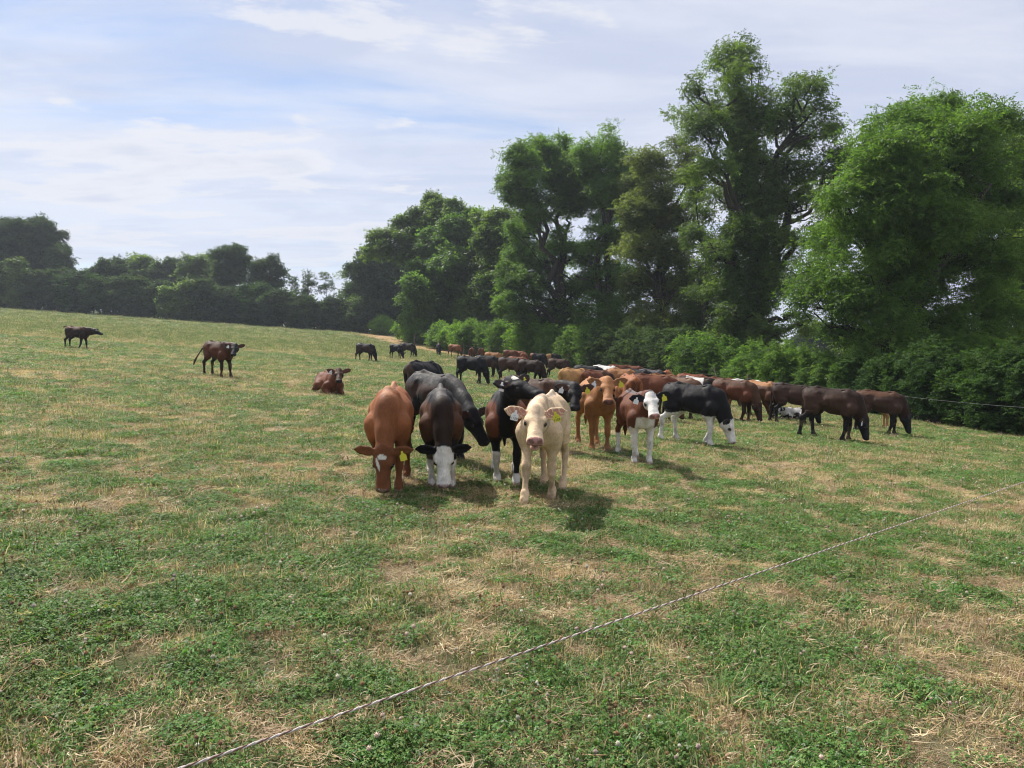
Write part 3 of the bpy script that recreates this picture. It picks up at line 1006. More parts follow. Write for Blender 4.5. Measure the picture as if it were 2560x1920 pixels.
grow_shrub('hazel_bush', 'round grey green bush behind the hedge right of the great ash trunk', [(22.8, 36, 2.1, 1.5, 1.4, 1.9)], 'ashdark', 'mid', 18, 85, 'bush', twig=.22)
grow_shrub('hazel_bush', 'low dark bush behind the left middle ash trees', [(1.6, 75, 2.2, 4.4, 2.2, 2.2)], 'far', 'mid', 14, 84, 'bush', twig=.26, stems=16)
for k, (x, y, w_, h) in enumerate([(36, 118, 8, 4.6), (50, 122, 9, 4.8), (64, 118, 9, 5.0), (80, 115, 10, 5.0), (24, 120, 7, 4.5)]):
    grow_shrub('far_hedge_tree', ('dark distant hedgerow tree seen below the limbs of the tallest tree', 'dark distant hedgerow tree left of the great ash trunk', 'dark distant tree behind the great ash crown',
               'dark distant tree glimpsed at the right edge behind the hedge', 'dark distant hedgerow tree behind the olive ash')[k], [(x, y, h * .5 + 1.0, w_ * .5, 3, h * .62)], 'far', 'far', 9, 90 + k, 'tree', twig=.45)

# the far hedge across the top of the field, with trees behind it
FAR_X = [(-90, 20, 105), (20, 20, 104), (115, 20, 105), (205, 10, 96), (290, 10, 90), (375, 10, 92), (460, 10, 94), (545, 8, 92), (630, 6, 88), (715, 6, 84), (795, 6, 82), (860, 6, 74)]
WORDS = ['cut off at the left edge', 'below the big dome shaped tree', 'right of the dome shaped tree', 'at the pale gap in the hedge', 'below the grey green tree', 'behind the walking brown calf', 'below the ragged tall trees',
         'below the tallest far left tree', 'below the lone open tree', 'right of the lone open tree', 'below the thin twiggy saplings', 'meeting the far tree group']
for k, (u, _, h) in enumerate(FAR_X):
    y = 112 + (k % 3) * .8
    x = (u - 1280) / FPX * y
    ht = h / FPX * y
    r = np.random.default_rng(700 + k)
    lob = [(x + q * 1.9, y + 1 + r.normal(0, .5), ht * hq * .48, r.uniform(1.5, 2.0), 1.7, ht * hq * .53) for q, hq in zip((-1, 0, 1), r.uniform(.82, 1.16, 3))]
    grow_shrub('hedge_bush', 'dark far hedge bush ' + WORDS[k], lob, ('far', 'ashdark', 'far', 'shade', 'far')[k % 5], 'far', 11, 710 + k, 'bush', 'bushes of the far hedge', stems=4, twig=.36)
FAR_TREES = [
    (40, 122, [(-30, 600, 60), (30, 590, 50), (80, 585, 48), (120, 610, 44), (150, 650, 34), (60, 640, 60), (110, 670, 44), (0, 660, 60), (170, 690, 22), (-60, 660, 60)], .55, 'far', 'big dome shaped dark tree at the left edge of the far hedge'),
    (275, 124, [(250, 690, 34), (285, 680, 34), (260, 720, 40), (300, 725, 34)], .3, 'far', 'low rounded dark tree right of the dome shaped tree'),
    (350, 135, [(320, 675, 28), (350, 665, 30), (380, 690, 28), (340, 710, 34)], .3, 'ashdark', 'grey green tree behind the low rounded one'),
    (420, 133, [(405, 680, 24), (440, 670, 24), (430, 710, 30), (470, 690, 26)], .3, 'far', 'thin topped tree left of the ragged tall trees'),
    (500, 126, [(480, 670, 30), (515, 660, 30), (500, 705, 40), (540, 690, 34)], .34, 'ashdark', 'ragged green tree beside the tallest far left tree'),
    (565, 122, [(555, 640, 22), (585, 632, 22), (600, 655, 18), (570, 675, 28), (595, 690, 24), (560, 715, 30)], .34, 'far', 'tallest upright tree of the far left row'),
    (668, 120, [(650, 665, 20), (680, 662, 22), (700, 680, 16), (640, 690, 18), (670, 695, 26), (655, 720, 24), (690, 710, 20)], .30, 'far', 'lone open crowned tree standing above the far hedge'),
    (735, 124, [(732, 705, 10), (738, 725, 12), (730, 745, 14)], .12, 'far', 'small thin sapling right of the lone open tree'),
    (772, 124, [(770, 690, 11), (778, 712, 13), (765, 730, 14)], .13, 'far', 'twiggy sapling with pointed top above the far hedge'),
    (818, 124, [(815, 695, 12), (825, 715, 12), (808, 725, 12)], .13, 'far', 'twiggy sapling with forked top above the far hedge'),
    (866, 124, [(858, 690, 12), (870, 680, 12), (875, 715, 14), (862, 735, 14)], .14, 'ashdark', 'pale sparse sapling touching the far tree group'),
]
for k, (u, d, lob, tr_, leaf, lab) in enumerate(FAR_TREES):
    thin = tr_ < .2
    grow_tree('far_tree', lab, u, d, lob, tr_, leaf, 'far', 5 if thin else (7 if 'lone' in lab else 10), 800 + k, group='trees behind the far hedge', twig=.38, shell=.25 if thin else .4, spread=.6, scl=(.5, .9) if thin else (.75, 1.2))
# ------------------------------------------------------------------ cattle: one continuous skin per animal, grown from a field of tapered limbs
TAGS = ['trunk', 'neck', 'head', 'muzzle', 'nose', 'ear', 'earin', 'leg', 'shank', 'hoof', 'tail', 'tuft', 'jaw', 'mouth']
TI = {t: i for i, t in enumerate(TAGS)}


class Skin:
    def __init__(self, h):
        self.h = h
        self.p = []

    def seg(self, a, b2, ra, rb, tag_='trunk', s=None, k=.03, sub=False):
        f = lambda q: (q, q) if np.isscalar(q) else tuple(q)
        self.p.append((np.asarray(a, float), np.asarray(b2, float), f(ra), f(rb), tag_, None if s is None else np.asarray(s, float) / np.linalg.norm(s), k, sub))

    def build(self):
        h = self.h
        lo = np.min([np.minimum(a, b2) - max(max(ra), max(rb)) for a, b2, ra, rb, *_ in self.p], axis=0) - 3 * h
        hi = np.max([np.maximum(a, b2) + max(max(ra), max(rb)) for a, b2, ra, rb, *_ in self.p], axis=0) + 3 * h
        N = np.ceil((hi - lo) / h).astype(int) + 1
        F = np.full(N, .3, np.float32)
        B = np.full(N, 9.0, np.float32)
        I = np.zeros(N, np.int8)
        ax = [lo[i] + h * np.arange(N[i]) for i in range(3)]
        for a, b2, ra, rb, tg, s, k, sub in self.p:
            m = max(max(ra), max(rb)) + max(k, .02) + 2 * h
            i0 = np.maximum(np.floor((np.minimum(a, b2) - m - lo) / h).astype(int), 0)
            i1 = np.minimum(np.ceil((np.maximum(a, b2) + m - lo) / h).astype(int) + 1, N)
            sl = tuple(slice(x, y) for x, y in zip(i0, i1))
            X, Y, Z = np.meshgrid(ax[0][sl[0]], ax[1][sl[1]], ax[2][sl[2]], indexing='ij')
            ab = b2 - a
            L2 = ab @ ab + 1e-9
            t = np.clip(((X - a[0]) * ab[0] + (Y - a[1]) * ab[1] + (Z - a[2]) * ab[2]) / L2, 0, 1)
            dx, dy, dz = X - a[0] - t * ab[0], Y - a[1] - t * ab[1], Z - a[2] - t * ab[2]
            q2 = dx * dx + dy * dy + dz * dz
            w_ = ra[0] + (rb[0] - ra[0]) * t
            hh = ra[1] + (rb[1] - ra[1]) * t
            if s is None:
                d = np.sqrt(q2) - w_
            else:
                ds = dx * s[0] + dy * s[1] + dz * s[2]
                rr = np.sqrt(np.maximum(q2 - ds * ds, 0))
                nrm = np.sqrt((ds / w_) ** 2 + (rr / hh) ** 2) + 1e-6
                g = np.sqrt((ds / w_ ** 2) ** 2 + (rr / hh ** 2) ** 2) + 1e-6
                d = nrm * (nrm - 1) / g
                d = np.clip(d, -.3, .5)
            f0 = F[sl]
            if sub:
                hk = np.maximum(k - np.abs(f0 + d), 0) / k
                F[sl] = np.maximum(f0, -d) + hk * hk * k * .25
                hit = d < .012
                I[sl] = np.where(hit, TI[tg], I[sl])
                continue
            hk = np.maximum(k - np.abs(f0 - d), 0) / k
            F[sl] = np.minimum(f0, d) - hk * hk * k * .25
            bb = B[sl]
            near = d < bb
            B[sl] = np.where(near, d, bb)
            I[sl] = np.where(near, TI[tg], I[sl])
        return self._nets(F, I, lo)

    def _nets(self, F, I, lo):
        h = self.h
        S = F < 0
        c8 = [S[i:S.shape[0] - 1 + i, j:S.shape[1] - 1 + j, k:S.shape[2] - 1 + k] for i in (0, 1) for j in (0, 1) for k in (0, 1)]
        cnt = sum(c_.astype(np.int8) for c_ in c8)
        act = (cnt > 0) & (cnt < 8)
        ci = np.argwhere(act)
        num = np.full(act.shape, -1, np.int32)
        num[act] = np.arange(len(ci))
        vals = {(i, j, k): F[ci[:, 0] + i, ci[:, 1] + j, ci[:, 2] + k] for i in (0, 1) for j in (0, 1) for k in (0, 1)}
        acc = np.zeros((len(ci), 3)); wn = np.zeros(len(ci))
        cor = list(vals)
        for a in cor:
            for axis in range(3):
                if a[axis]:
                    continue
                b2 = tuple(1 if q == axis else a[q] for q in range(3))
                fa, fb = vals[a], vals[b2]
                x = (fa < 0) != (fb < 0)
                t = np.where(x, fa / (fa - fb + 1e-12), 0)
                pos = np.array(a, float)[None] + t[:, None] * (np.array(b2) - np.array(a))[None]
                acc += np.where(x[:, None], pos, 0); wn += x
        V = lo + h * (ci + acc / wn[:, None])
        quads = []
        for axis in range(3):
            o = [q for q in range(3) if q != axis]
            sl0 = [slice(None)] * 3; sl1 = [slice(None)] * 3
            sl0[axis] = slice(0, -1); sl1[axis] = slice(1, None)
            x = S[tuple(sl0)] != S[tuple(sl1)]
            e = np.argwhere(x)
            e = e[(e[:, o[0]] > 0) & (e[:, o[1]] > 0)]
            inside = S[e[:, 0], e[:, 1], e[:, 2]]
            def cell(d0, d1):
                q = e.copy(); q[:, o[0]] -= d0; q[:, o[1]] -= d1
                return num[q[:, 0], q[:, 1], q[:, 2]]
            q = np.stack([cell(1, 1), cell(0, 1), cell(0, 0), cell(1, 0)], 1)
            flip = inside if axis != 1 else ~inside
            q = np.where(flip[:, None], q, q[:, ::-1])
            quads.append(q)
        Q = np.concatenate(quads)
        Q = Q[(Q >= 0).all(1)]
        ids = I[ci[:, 0], ci[:, 1], ci[:, 2]]
        e = np.concatenate([Q[:, [0, 1]], Q[:, [1, 2]], Q[:, [2, 3]], Q[:, [3, 0]]])
        for lam in (.5, -.42, .5, -.42):                # volume keeping smoothing
            s = np.zeros_like(V); c_ = np.zeros(len(V))
            for k in range(3):
                s[:, k] = np.bincount(e[:, 0], V[e[:, 1], k], len(V)) + np.bincount(e[:, 1], V[e[:, 0], k], len(V))
            c_ = np.bincount(e[:, 0], minlength=len(V)) + np.bincount(e[:, 1], minlength=len(V))
            V = V + lam * (s / np.maximum(c_, 1)[:, None] - V)
        return V, Q, ids


def unit(v):
    v = np.asarray(v, float)
    return v / (np.linalg.norm(v) + 1e-9)


def calf_shape(h, neck=(30, 0), head=(-22, 0), roll=0, legs=None, lying=False, tail=0, mouth=0.0, fat=1.0, neck_len=.46, ears=(8, 8), seed=0, detail=True, spine=.0):
    """a weaned calf 1.0 m tall at the hip; x forward, y to its left. neck and head: (pitch, yaw) in degrees. legs: forward offsets of front left, front right, hind left, hind right foot"""
    r = np.random.default_rng(seed)
    legs = legs if legs is not None else r.normal(0, .06, 4)
    S = Skin(h)
    Yax = (0, 1, 0)
    dz = -.48 if lying else 0
    XS = .82
    T = lambda x, y, z: np.array([x * XS, y, z + dz])
    tr = [(-.545, .868, .100, .108), (-.42, .825, .152, .162), (-.20, .785, .172 * fat, .190), (.03, .745, .198 * fat, .222), (.22, .742, .172 * fat, .230), (.36, .758, .130, .202), (.45, .755, .100, .165)]
    for (x0, z0, w0, h0), (x1, z1, w1, h1) in zip(tr[:-1], tr[1:]):
        S.seg(T(x0, 0, z0), T(x1, 0, z1), (w0, h0), (w1, h1), 'trunk', Yax, .05)
    S.seg(T(-.52, 0, .965), T(-.34, 0, 1.0), .022 + spine, .024 + spine, 'trunk', k=.035)       # backbone
    S.seg(T(-.34, 0, 1.0), T(.10, 0, .958), .026 + spine, .022 + spine, 'trunk', k=.04)
    S.seg(T(.10, 0, .957), T(.34, 0, .965), .022, .045, 'trunk', k=.05)                           # withers
    for sg in (-1, 1):
        S.seg(T(-.31, sg * .146, .900), T(-.35, sg * .138, .905), .030, .026, 'trunk', k=.035)       # hook bone
        S.seg(T(-.555, sg * .075, .875), T(-.53, sg * .085, .84), .042, .045, 'trunk', k=.05)     # pin bone
        S.seg(T(.285, sg * .085, .905), T(.40, sg * .140, .64), (.052, .078), (.062, .085), 'trunk', Yax, .020)   # shoulder blade
        S.seg(T(.445, sg * .118, .665), T(.44, sg * .112, .60), .082, .072, 'trunk', k=.06)        # point of shoulder
        for q in range(4 if detail else 0):                                                        # faint ribs
            x = -.12 + q * .085
            S.seg(T(x, sg * .150 * fat, .84), T(x - .03, sg * .186 * fat, .69), .012, .012, 'trunk', k=.022)
    S.seg(T(.47, 0, .60), T(.50, 0, .70), .090, .095, 'trunk', k=.06)                              # brisket
    for sg in (-1, 1):
        S.seg(T(-.21, sg * .215 * fat, .86), T(-.27, sg * .205 * fat, .80), .062, .055, 'trunk', k=.06, sub=True)      # hollow of the flank
        S.seg(T(.20, sg * .232 * fat, .74), T(.235, sg * .232 * fat, .62), .055, .05, 'trunk', k=.06, sub=True)       # behind the shoulder
    # --- neck and head
    np_, ny = R(neck[0]), R(neck[1])
    nb = T(.43, 0, .80)
    nd = np.array([math.cos(np_) * math.cos(ny), math.cos(np_) * math.sin(ny), math.sin(np_)])
    pe = nb + nd * neck_len
    hp, hy = R(head[0]), R(head[1])
    f = np.array([math.cos(hp) * math.cos(hy), math.cos(hp) * math.sin(hy), math.sin(hp)])
    s = unit(np.cross([0, 0, 1.0], f)) if abs(f[2]) < .995 else np.array([-math.sin(hy), math.cos(hy), 0])
    n_ = np.cross(f, s)
    rl = R(roll)
    s, n_ = s * math.cos(rl) + n_ * math.sin(rl), n_ * math.cos(rl) - s * math.sin(rl)
    poll = pe + n_ * .045 - f * .03
    Hd = lambda a, b2, c_: poll + f * a + s * b2 + n_ * c_
    a0 = T(.24, 0, .80)
    ctrl = [a0, nb + np.array([.02, 0, -.01]), nb + nd * neck_len * .55 + np.array([0, 0, .015]), pe - f * .02 - n_ * .03]
    rad = [(.108, .19), (.098, .172), (.088, .134), (.078, .102)]
    for (p0, r0), (p1, r1) in zip(zip(ctrl[:-1], rad[:-1]), zip(ctrl[1:], rad[1:])):
        side = unit(np.cross([0, 0, 1.0], p1 - p0)) if np.linalg.norm(np.cross([0, 0, 1.0], p1 - p0)) > .05 else s
        S.seg(p0, p1, r0, r1, 'neck', side, .045)
    S.seg(T(.52, 0, .66), Hd(.08, 0, -.16), (.022, .055), (.028, .03), 'neck', Yax, .06)           # dewlap
    S.seg(T(.30, 0, .96), Hd(-.02, 0, -.01), .04, .04, 'neck', k=.07)                              # crest
    # skull
    S.seg(Hd(.015, 0, -.045), Hd(.13, 0, -.055), (.078, .066), (.092, .070), 'head', s, .04)
    S.seg(Hd(.13, 0, -.058), Hd(.23, 0, -.068), (.088, .068), (.062, .054), 'head', s, .03)
    S.seg(Hd(.23, 0, -.068), Hd(.31, 0, -.070), (.062, .054), (.053, .046), 'head', s, .02)
    S.seg(Hd(.10, 0, -.01), Hd(.30, 0, -.036), .030, .022, 'head', None, .03)
    S.seg(Hd(.28, 0, -.068), Hd(.355, 0, -.076), (.060, .050), (.068, .048), 'muzzle', s, .025)
    for sg in (-1, 1):
        S.seg(Hd(.30, sg * .03, -.085), Hd(.36, sg * .040, -.090), .036, .034, 'muzzle', None, .02)
    S.seg(Hd(.375, -.030, -.066), Hd(.375, .030, -.066), .034, .034, 'nose', None, .02)
    S.seg(Hd(.02, 0, .0), Hd(.05, 0, -.01), .045, .05, 'head', None, .04)                           # poll tuft
    jd = -.03 * mouth
    S.seg(Hd(.07, 0, -.125), Hd(.25, 0, -.118 + jd * .6), (.062, .055), (.034, .030), 'jaw', s, .04)
    S.seg(Hd(.25, 0, -.118 + jd * .6), Hd(.350, 0, -.122 + jd * 1.1), (.036, .028), (.042, .020), 'jaw', s, .012)
    for sg in (-1, 1):
        S.seg(Hd(.075, sg * .05, -.10), Hd(.12, sg * .047, -.10), .052, .048, 'head', None, .04)   # cheek
        S.seg(Hd(.105, sg * .074, -.020), Hd(.150, sg * .076, -.022), .024, .021, 'head', None, .02)  # brow
        S.seg(Hd(.160, sg * .096, -.042), Hd(.162, sg * .100, -.042), .017, .016, 'head', None, .012, True)  # socket
        S.seg(Hd(.412, sg * .036, -.062), Hd(.400, sg * .056, -.054), .014, .012, 'mouth', None, .008, True)  # nostril
    if mouth > .2:
        S.seg(Hd(.385, -.034, -.110 + jd * .35), Hd(.385, .034, -.110 + jd * .35), (.05, .012 + .006 * mouth), (.05, .012 + .006 * mouth), 'mouth', f, .008, True)
    tips = []
    for sg, el in ((1, ears[0]), (-1, ears[1])):
        e = R(el)
        d = unit(s * sg * math.cos(e) + n_ * (math.sin(e) * 1.0) - f * .12)
        root = Hd(.035, sg * .075, -.035)
        of = f * .6 + n_ * .6
        fl = unit(of - d * (d @ of))         # the ear's open side faces forward
        m1, m2, tp = root + d * .075, root + d * .140, root + d * .200
        th = max(.012, h * 1.05)
        S.seg(root, m1, (.024, .028), (th, .056), 'ear', fl, .02)
        S.seg(m1, m2, (th, .056), (th, .052), 'ear', fl, .012)
        S.seg(m2, tp, (th, .052), (th * .9, .012), 'ear', fl, .012)
        if detail:
            S.seg(root + d * .05 + fl * .020, root + d * .15 + fl * .020, (.014, .036), (.014, .026), 'earin', fl, .012, True)
        tips.append((root + d * .10, d, fl))
    # --- legs
    info = {}
    for i, sg in ((0, 1), (1, -1)):
        if lying:
            el, kn, ft = np.array([.33, sg * .17, .17]), np.array([.60, sg * .15, .075]), np.array([.40, sg * .12, .045])
            S.seg((.42, sg * .15, .24), el, .09, .08, 'leg', k=.06)
            S.seg(el, kn, .062, .045, 'leg', k=.04); S.seg(kn, ft, .034, .03, 'shank', k=.03); S.seg(ft, ft - [.05, 0, 0], .034, .036, 'hoof', k=.02)
            continue
        dx = legs[i]
        el = np.array([.335 * XS, sg * .122, .545])
        ft = np.array([.385 * XS + dx, sg * (.102 - .015 * abs(dx)), .0])
        lift = max(0, abs(dx) - .16) * .25
        ank = ft + np.array([-.025 + .02 * dx, 0, .085 + lift])
        kn = el + (ank - el) * .54 + np.array([.028 - .03 * dx, -sg * .003, 0])
        S.seg((.40 * XS, sg * .125, .66), el, .088, .082, 'leg', k=.06)
        S.seg(el + [.02, 0, .0], kn + [0, 0, .05], (.054, .072), (.039, .046), 'leg', Yax, .05)
        S.seg(kn + [0, 0, .035], kn - [0, 0, .04], .046, .041, 'leg', k=.022)
        S.seg(kn - [0, 0, .03], ank, (.029, .034), (.029, .032), 'shank', Yax, .02)
        S.seg(ank + [0, 0, .008], ank - [.004, 0, .008], .040, .039, 'shank', k=.018)
        S.seg(ank - [0, 0, .01], ft + [.005, 0, .05], .036, .041, 'shank', k=.02)
        for cl in (-1, 1):
            S.seg(ft + [0, cl * .019, .032], ft + [.034, cl * .021, .020], (.022, .032), (.020, .021), 'hoof', Yax, .008)
    for i, sg in ((2, 1), (3, -1)):
        if lying:
            st, hk, ft = np.array([-.10, sg * .25, .20]), np.array([-.38, sg * .27, .075]), np.array([-.12, sg * .29, .045])
            S.seg((-.38, sg * .13, .34), st, (.09, .16), (.075, .11), 'trunk', Yax, .07)
            S.seg(st, hk, .075, .042, 'leg', k=.04); S.seg(hk, ft, .034, .03, 'shank', k=.03); S.seg(ft, ft + [.06, 0, 0], .034, .036, 'hoof', k=.02)
            continue
        dx = legs[i]
        hip = np.array([-.40 * XS, sg * .092, .80])
        st = np.array([-.285 * XS + .25 * dx, sg * .135, .60])
        ft = np.array([-.475 * XS + dx, sg * .115, 0])
        lift = max(0, -dx - .14) * .3
        ank = ft + np.array([-.035, 0, .088 + lift])
        hk = np.array([-.525 * XS + .62 * dx, sg * .125, .375])
        S.seg(hip, st + [-.06, 0, .02], (.074, .155), (.062, .105), 'trunk', Yax, .05)
        S.seg(st, st + [-.01, 0, -.05], .068, .058, 'trunk', k=.05)
        S.seg((-.51 * XS, sg * .085, .82), (-.47 * XS + .3 * dx, sg * .11, .60), (.06, .075), (.05, .07), 'trunk', Yax, .06)      # buttock
        S.seg(st + [-.03, 0, -.03], hk + [.02, 0, .05], (.054, .078), (.034, .048), 'leg', Yax, .05)
        S.seg(hk + [-.012, 0, .035], hk + [.0, 0, -.03], (.038, .052), (.036, .048), 'leg', Yax, .02)
        S.seg(hk + [.004, 0, -.02], ank, (.029, .036), (.029, .033), 'shank', Yax, .02)
        S.seg(ank + [0, 0, .01], ank - [0, 0, .006], .044, .042, 'shank', k=.02)
        S.seg(ank - [0, 0, .01], ft + [.005, 0, .05], .036, .041, 'shank', k=.02)
        for cl in (-1, 1):
            S.seg(ft + [0, cl * .019, .032], ft + [.034, cl * .021, .020], (.022, .032), (.020, .021), 'hoof', Yax, .008)
    # --- tail
    tw = math.sin(R(tail))
    if abs(tail) > 60:      # swung out and up
        pts = [T(-.56, 0, .955), T(-.64, .02, .99), T(-.74, .05, .975), T(-.80, .06, .93)]
        tr_ = [.03, .022, .018, .028]
    else:
        pts = [T(-.55, 0, .955), T(-.615, tw * .03, .90), T(-.635 - abs(tw) * .10, tw * .12, .75), T(-.63 - abs(tw) * .22, tw * .24, .56), T(-.625 - abs(tw) * .28, tw * .32, .42), T(-.62 - abs(tw) * .30, tw * .36, .31)]
        tr_ = [.034, .026, .02, .017, .030, .012]
        if lying:
            pts = [T(-.55, 0, .955), T(-.62, .05, .88), T(-.66, .12, .70), T(-.62, .22, .52), T(-.52, .30, .47)]
            tr_ = [.034, .026, .02, .018, .022]
    mn = h * 1.0
    for q in range(len(pts) - 1):
        S.seg(pts[q], pts[q + 1], max(tr_[q], mn), max(tr_[q + 1], mn), 'tuft' if q >= len(pts) - 3 and len(pts) > 4 else 'tail', k=.025)
    V, Q, ids = S.build()
    tm = (ids == TI['trunk']) * smoothstep(.34, .18, V[:, 0])
    zz_ = V[:, 2] - dz
    V[:, 1] *= 1 - tm * (.30 * smoothstep(.80, 1.0, zz_) + .12 * smoothstep(.66, .52, zz_))      # roof-shaped back, narrow keel
    info.update(poll=poll, f=f, s=s, n=n_, ears=tips, Hd=Hd, neck0=nb, neck1=pe)
    return V, Q, ids, info


BLACK, DKBROWN, BROWN, REDBR, ORANGE, RED, GOLD, TAN, WHITE = [np.array(c_) for c_ in (
    (.0085, .008, .0095), (.034, .017, .011), (.085, .038, .020), (.150, .050, .024), (.310, .140, .055), (.255, .090, .034), (.400, .215, .085), (.62, .455, .29), (.66, .63, .58))]
PINK, NOSE_DK, HOOF = np.array((.42, .22, .19)), np.array((.03, .027, .028)), np.array((.16, .12, .09))


def coat_colours(V, ids, info, c_, seed):
    """c_: dict of coat traits -> vertex colours of the hide, with some shade and backbone highlights painted in"""
    N = len(V)
    x, y, z = V.T
    nz = fbm(x * 5 + seed, y * 5, z * 5, seed, 3)
    blotch = fbm(x * 3.2 + seed * 1.7, y * 3.2 + 5, z * 3.2, seed + 3, 3)
    g = V - info['poll']
    hf, hs, hn = g @ info['f'], g @ info['s'], g @ info['n']
    is_ = lambda *t: np.isin(ids, [TI[q] for q in t])
    headm = is_('head', 'muzzle', 'nose', 'jaw', 'mouth')
    base = np.array(c_['base'])
    hairy = fbm(x * 38, y * 38, z * 20, seed + 21, 2)
    col = np.repeat(base[None], N, 0) * (.62 + .76 * nz)[:, None]

    def put(m, colour, amt=1.0):
        nonlocal col
        m = np.clip(np.asarray(m, float), 0, 1)
        m = (np.where((m > .02) & (m < .98), smoothstep(.25, .75, m + .55 * (hairy - .5)), m) * amt)[:, None]
        col = col * (1 - m) + np.asarray(colour)[None] * (.88 + .24 * nz)[:, None] * m

    lower = is_('shank', 'hoof') * 1.0 + is_('leg') * smoothstep(.62, .42, z)
    if 'side' in c_:                       # second colour on ribs, shoulder and haunch
        band = smoothstep(.42, .56, z) * (1 - smoothstep(.80, .95, z)) * smoothstep(.05, .12, np.abs(y))
        put((is_('trunk', 'leg')) * band * smoothstep(.35, .62, blotch + c_.get('side_amt', .12)), c_['side'])
    if 'spine' in c_:  # stripe along the backbone; pale ones paint the sheen of the ridge
        put(is_('trunk', 'neck') * smoothstep(.09, .02, np.abs(y + .03 * (nz - .5))) * smoothstep(.82, .93, z), c_['spine'])
    if 'top' in c_:
        put(is_('trunk') * smoothstep(.86, .94, z + .08 * (nz - .5)), c_['top'])
    if 'legs' in c_: put(np.clip(lower, 0, 1), c_['legs'], .9)
    if 'headc' in c_: put(headm | is_('ear'), c_['headc'])
    if 'neckc' in c_: put(is_('neck') * smoothstep(.34, .54, x), c_['neckc'], .9)
    if 'belly' in c_: put(is_('trunk', 'leg') * smoothstep(.555, .50, z + .05 * (nz - .5) + .25 * np.maximum(np.abs(y) - .15, 0)) * (np.abs(y) < .2), c_['belly'])
    if 'saddle' in c_:
        a, b2, lo_ = c_['saddle'][:3]
        put(is_('trunk') * smoothstep(a - .02, a + .02, x + .06 * (nz - .5)) * smoothstep(b2 + .02, b2 - .02, x + .06 * (nz - .5)) * smoothstep(lo_ - .02, lo_ + .02, z + .08 * (blotch - .5)), c_.get('saddle_col', WHITE))
    if 'half' in c_: put(smoothstep(c_['half'][0] + .03, c_['half'][0] - .03, x + .08 * (nz - .5)) * is_('trunk', 'leg', 'tail'), c_['half'][1])
    if 'spots' in c_: put(smoothstep(.56, .60, fbm(x * 7, y * 7, z * 7, seed + 9, 2)), c_['spots'])
    if 'chest' in c_:                      # white breast and brisket
        fr = smoothstep(.34, .40, x) * smoothstep(.72, .66, z + .10 * np.abs(y)) * (is_('trunk', 'neck', 'leg'))
        put(fr * smoothstep(.15, .12, np.abs(y)), c_['chest'])
        put(is_('leg') * smoothstep(.31, .33, x) * smoothstep(.58, .50, z), c_['chest'])
    if 'socks' in c_:
        zs = c_['socks']
        zs = zs if isinstance(zs, (list, tuple)) else [zs] * 4
        for q, zz_ in enumerate(zs):
            m = (x > .0 if q < 2 else x < .0) & (y > 0 if q % 2 == 0 else y < 0)
            put(is_('leg', 'shank', 'hoof') * m * smoothstep(zz_ + .015, zz_ - .015, z + .05 * (nz - .5)), WHITE)
    if c_.get('face') == 'white':
        put(headm * smoothstep(.005, .03, hf + .02 * (nz - .5) + .25 * np.maximum(-.02 - hn, 0) * 0) * smoothstep(-.20, -.18, hn), WHITE)
        put(is_('earin'), BLACK)
    if c_.get('face') == 'blaze':          # crooked white mark on the forehead running down one cheek
        put(headm * (hn > -.06) * smoothstep(.004, -.004, np.abs(hs) - .040 + .03 * (nz - .5) * 2 + .5 * np.maximum(hf - .09, 0)) * (hf > .060 + .5 * np.abs(hs + .01)) * (hf < .112), WHITE)
        put(headm * smoothstep(.004, -.003, np.abs(hs + .052 - .28 * (hf - .12) + .02 * (nz - .5)) - .013 * np.sin(np.clip((hf - .095) / .12, 0, 1) * 3.14)) * (hf > .095) * (hf < .215) * (hn > -.1), WHITE)
    if c_.get('face') == 'star':
        put(headm * (hn > -.05) * smoothstep(.048, .040, np.hypot(hs - .0, (hf - .06) * 1.2) + .03 * (nz - .5)), WHITE)
    if c_.get('face') == 'mealy':
        put(is_('muzzle'), base * 1.3 + .05, .6)
    if c_.get('greyface'):
        put(headm * smoothstep(.05, .02, np.abs(hs)) * (hf < .16) * (hn > -.06), np.array((.34, .27, .20)), .55)
        put(is_('neck', 'jaw') * (hn < -.12) * (hf < .24), np.array((.30, .23, .17)), .55)
    nose = c_.get('nose', NOSE_DK)
    put((is_('nose') | headm) & (hf > .372) & (hn > -.100), nose)
    put(is_('nose', 'muzzle') * smoothstep(.385, .392, hf) * smoothstep(.024, .015, np.hypot(np.abs(hs) - .044, (hn + .056) * 1.2)), nose * .12)
    put(is_('mouth'), nose * .55)
    if c_.get('lip') is not None: put(is_('jaw') * (hf > .32), c_['lip'], .8)
    put(is_('earin'), c_.get('earin', base * .55 + np.array((.04, .02, .015))))
    eye = np.minimum(np.hypot(hf - .162, hn + .042), 1)
    put(headm * smoothstep(.034, .022, eye) * (np.abs(hs) > .05), c_.get('eyerim', NOSE_DK), .85)
    if 'tuft' in c_: put(is_('tuft'), c_['tuft'])
    put(is_('hoof') * (z < .05), c_.get('hoof', HOOF * (.5 if base.mean() < .06 and 'socks' not in c_ else 1)))
    # stains and trodden earth
    put(smoothstep(.62, .2, z) * smoothstep(.50, .72, fbm(x * 11, y * 11, z * 7, seed + 31, 3)) * is_('leg', 'shank', 'trunk'), (.19, .14, .085), .42)
    put(smoothstep(.10, .0, z) * smoothstep(.5, .7, blotch), (.10, .08, .05), .5)
    return np.clip(col, .004, .9)


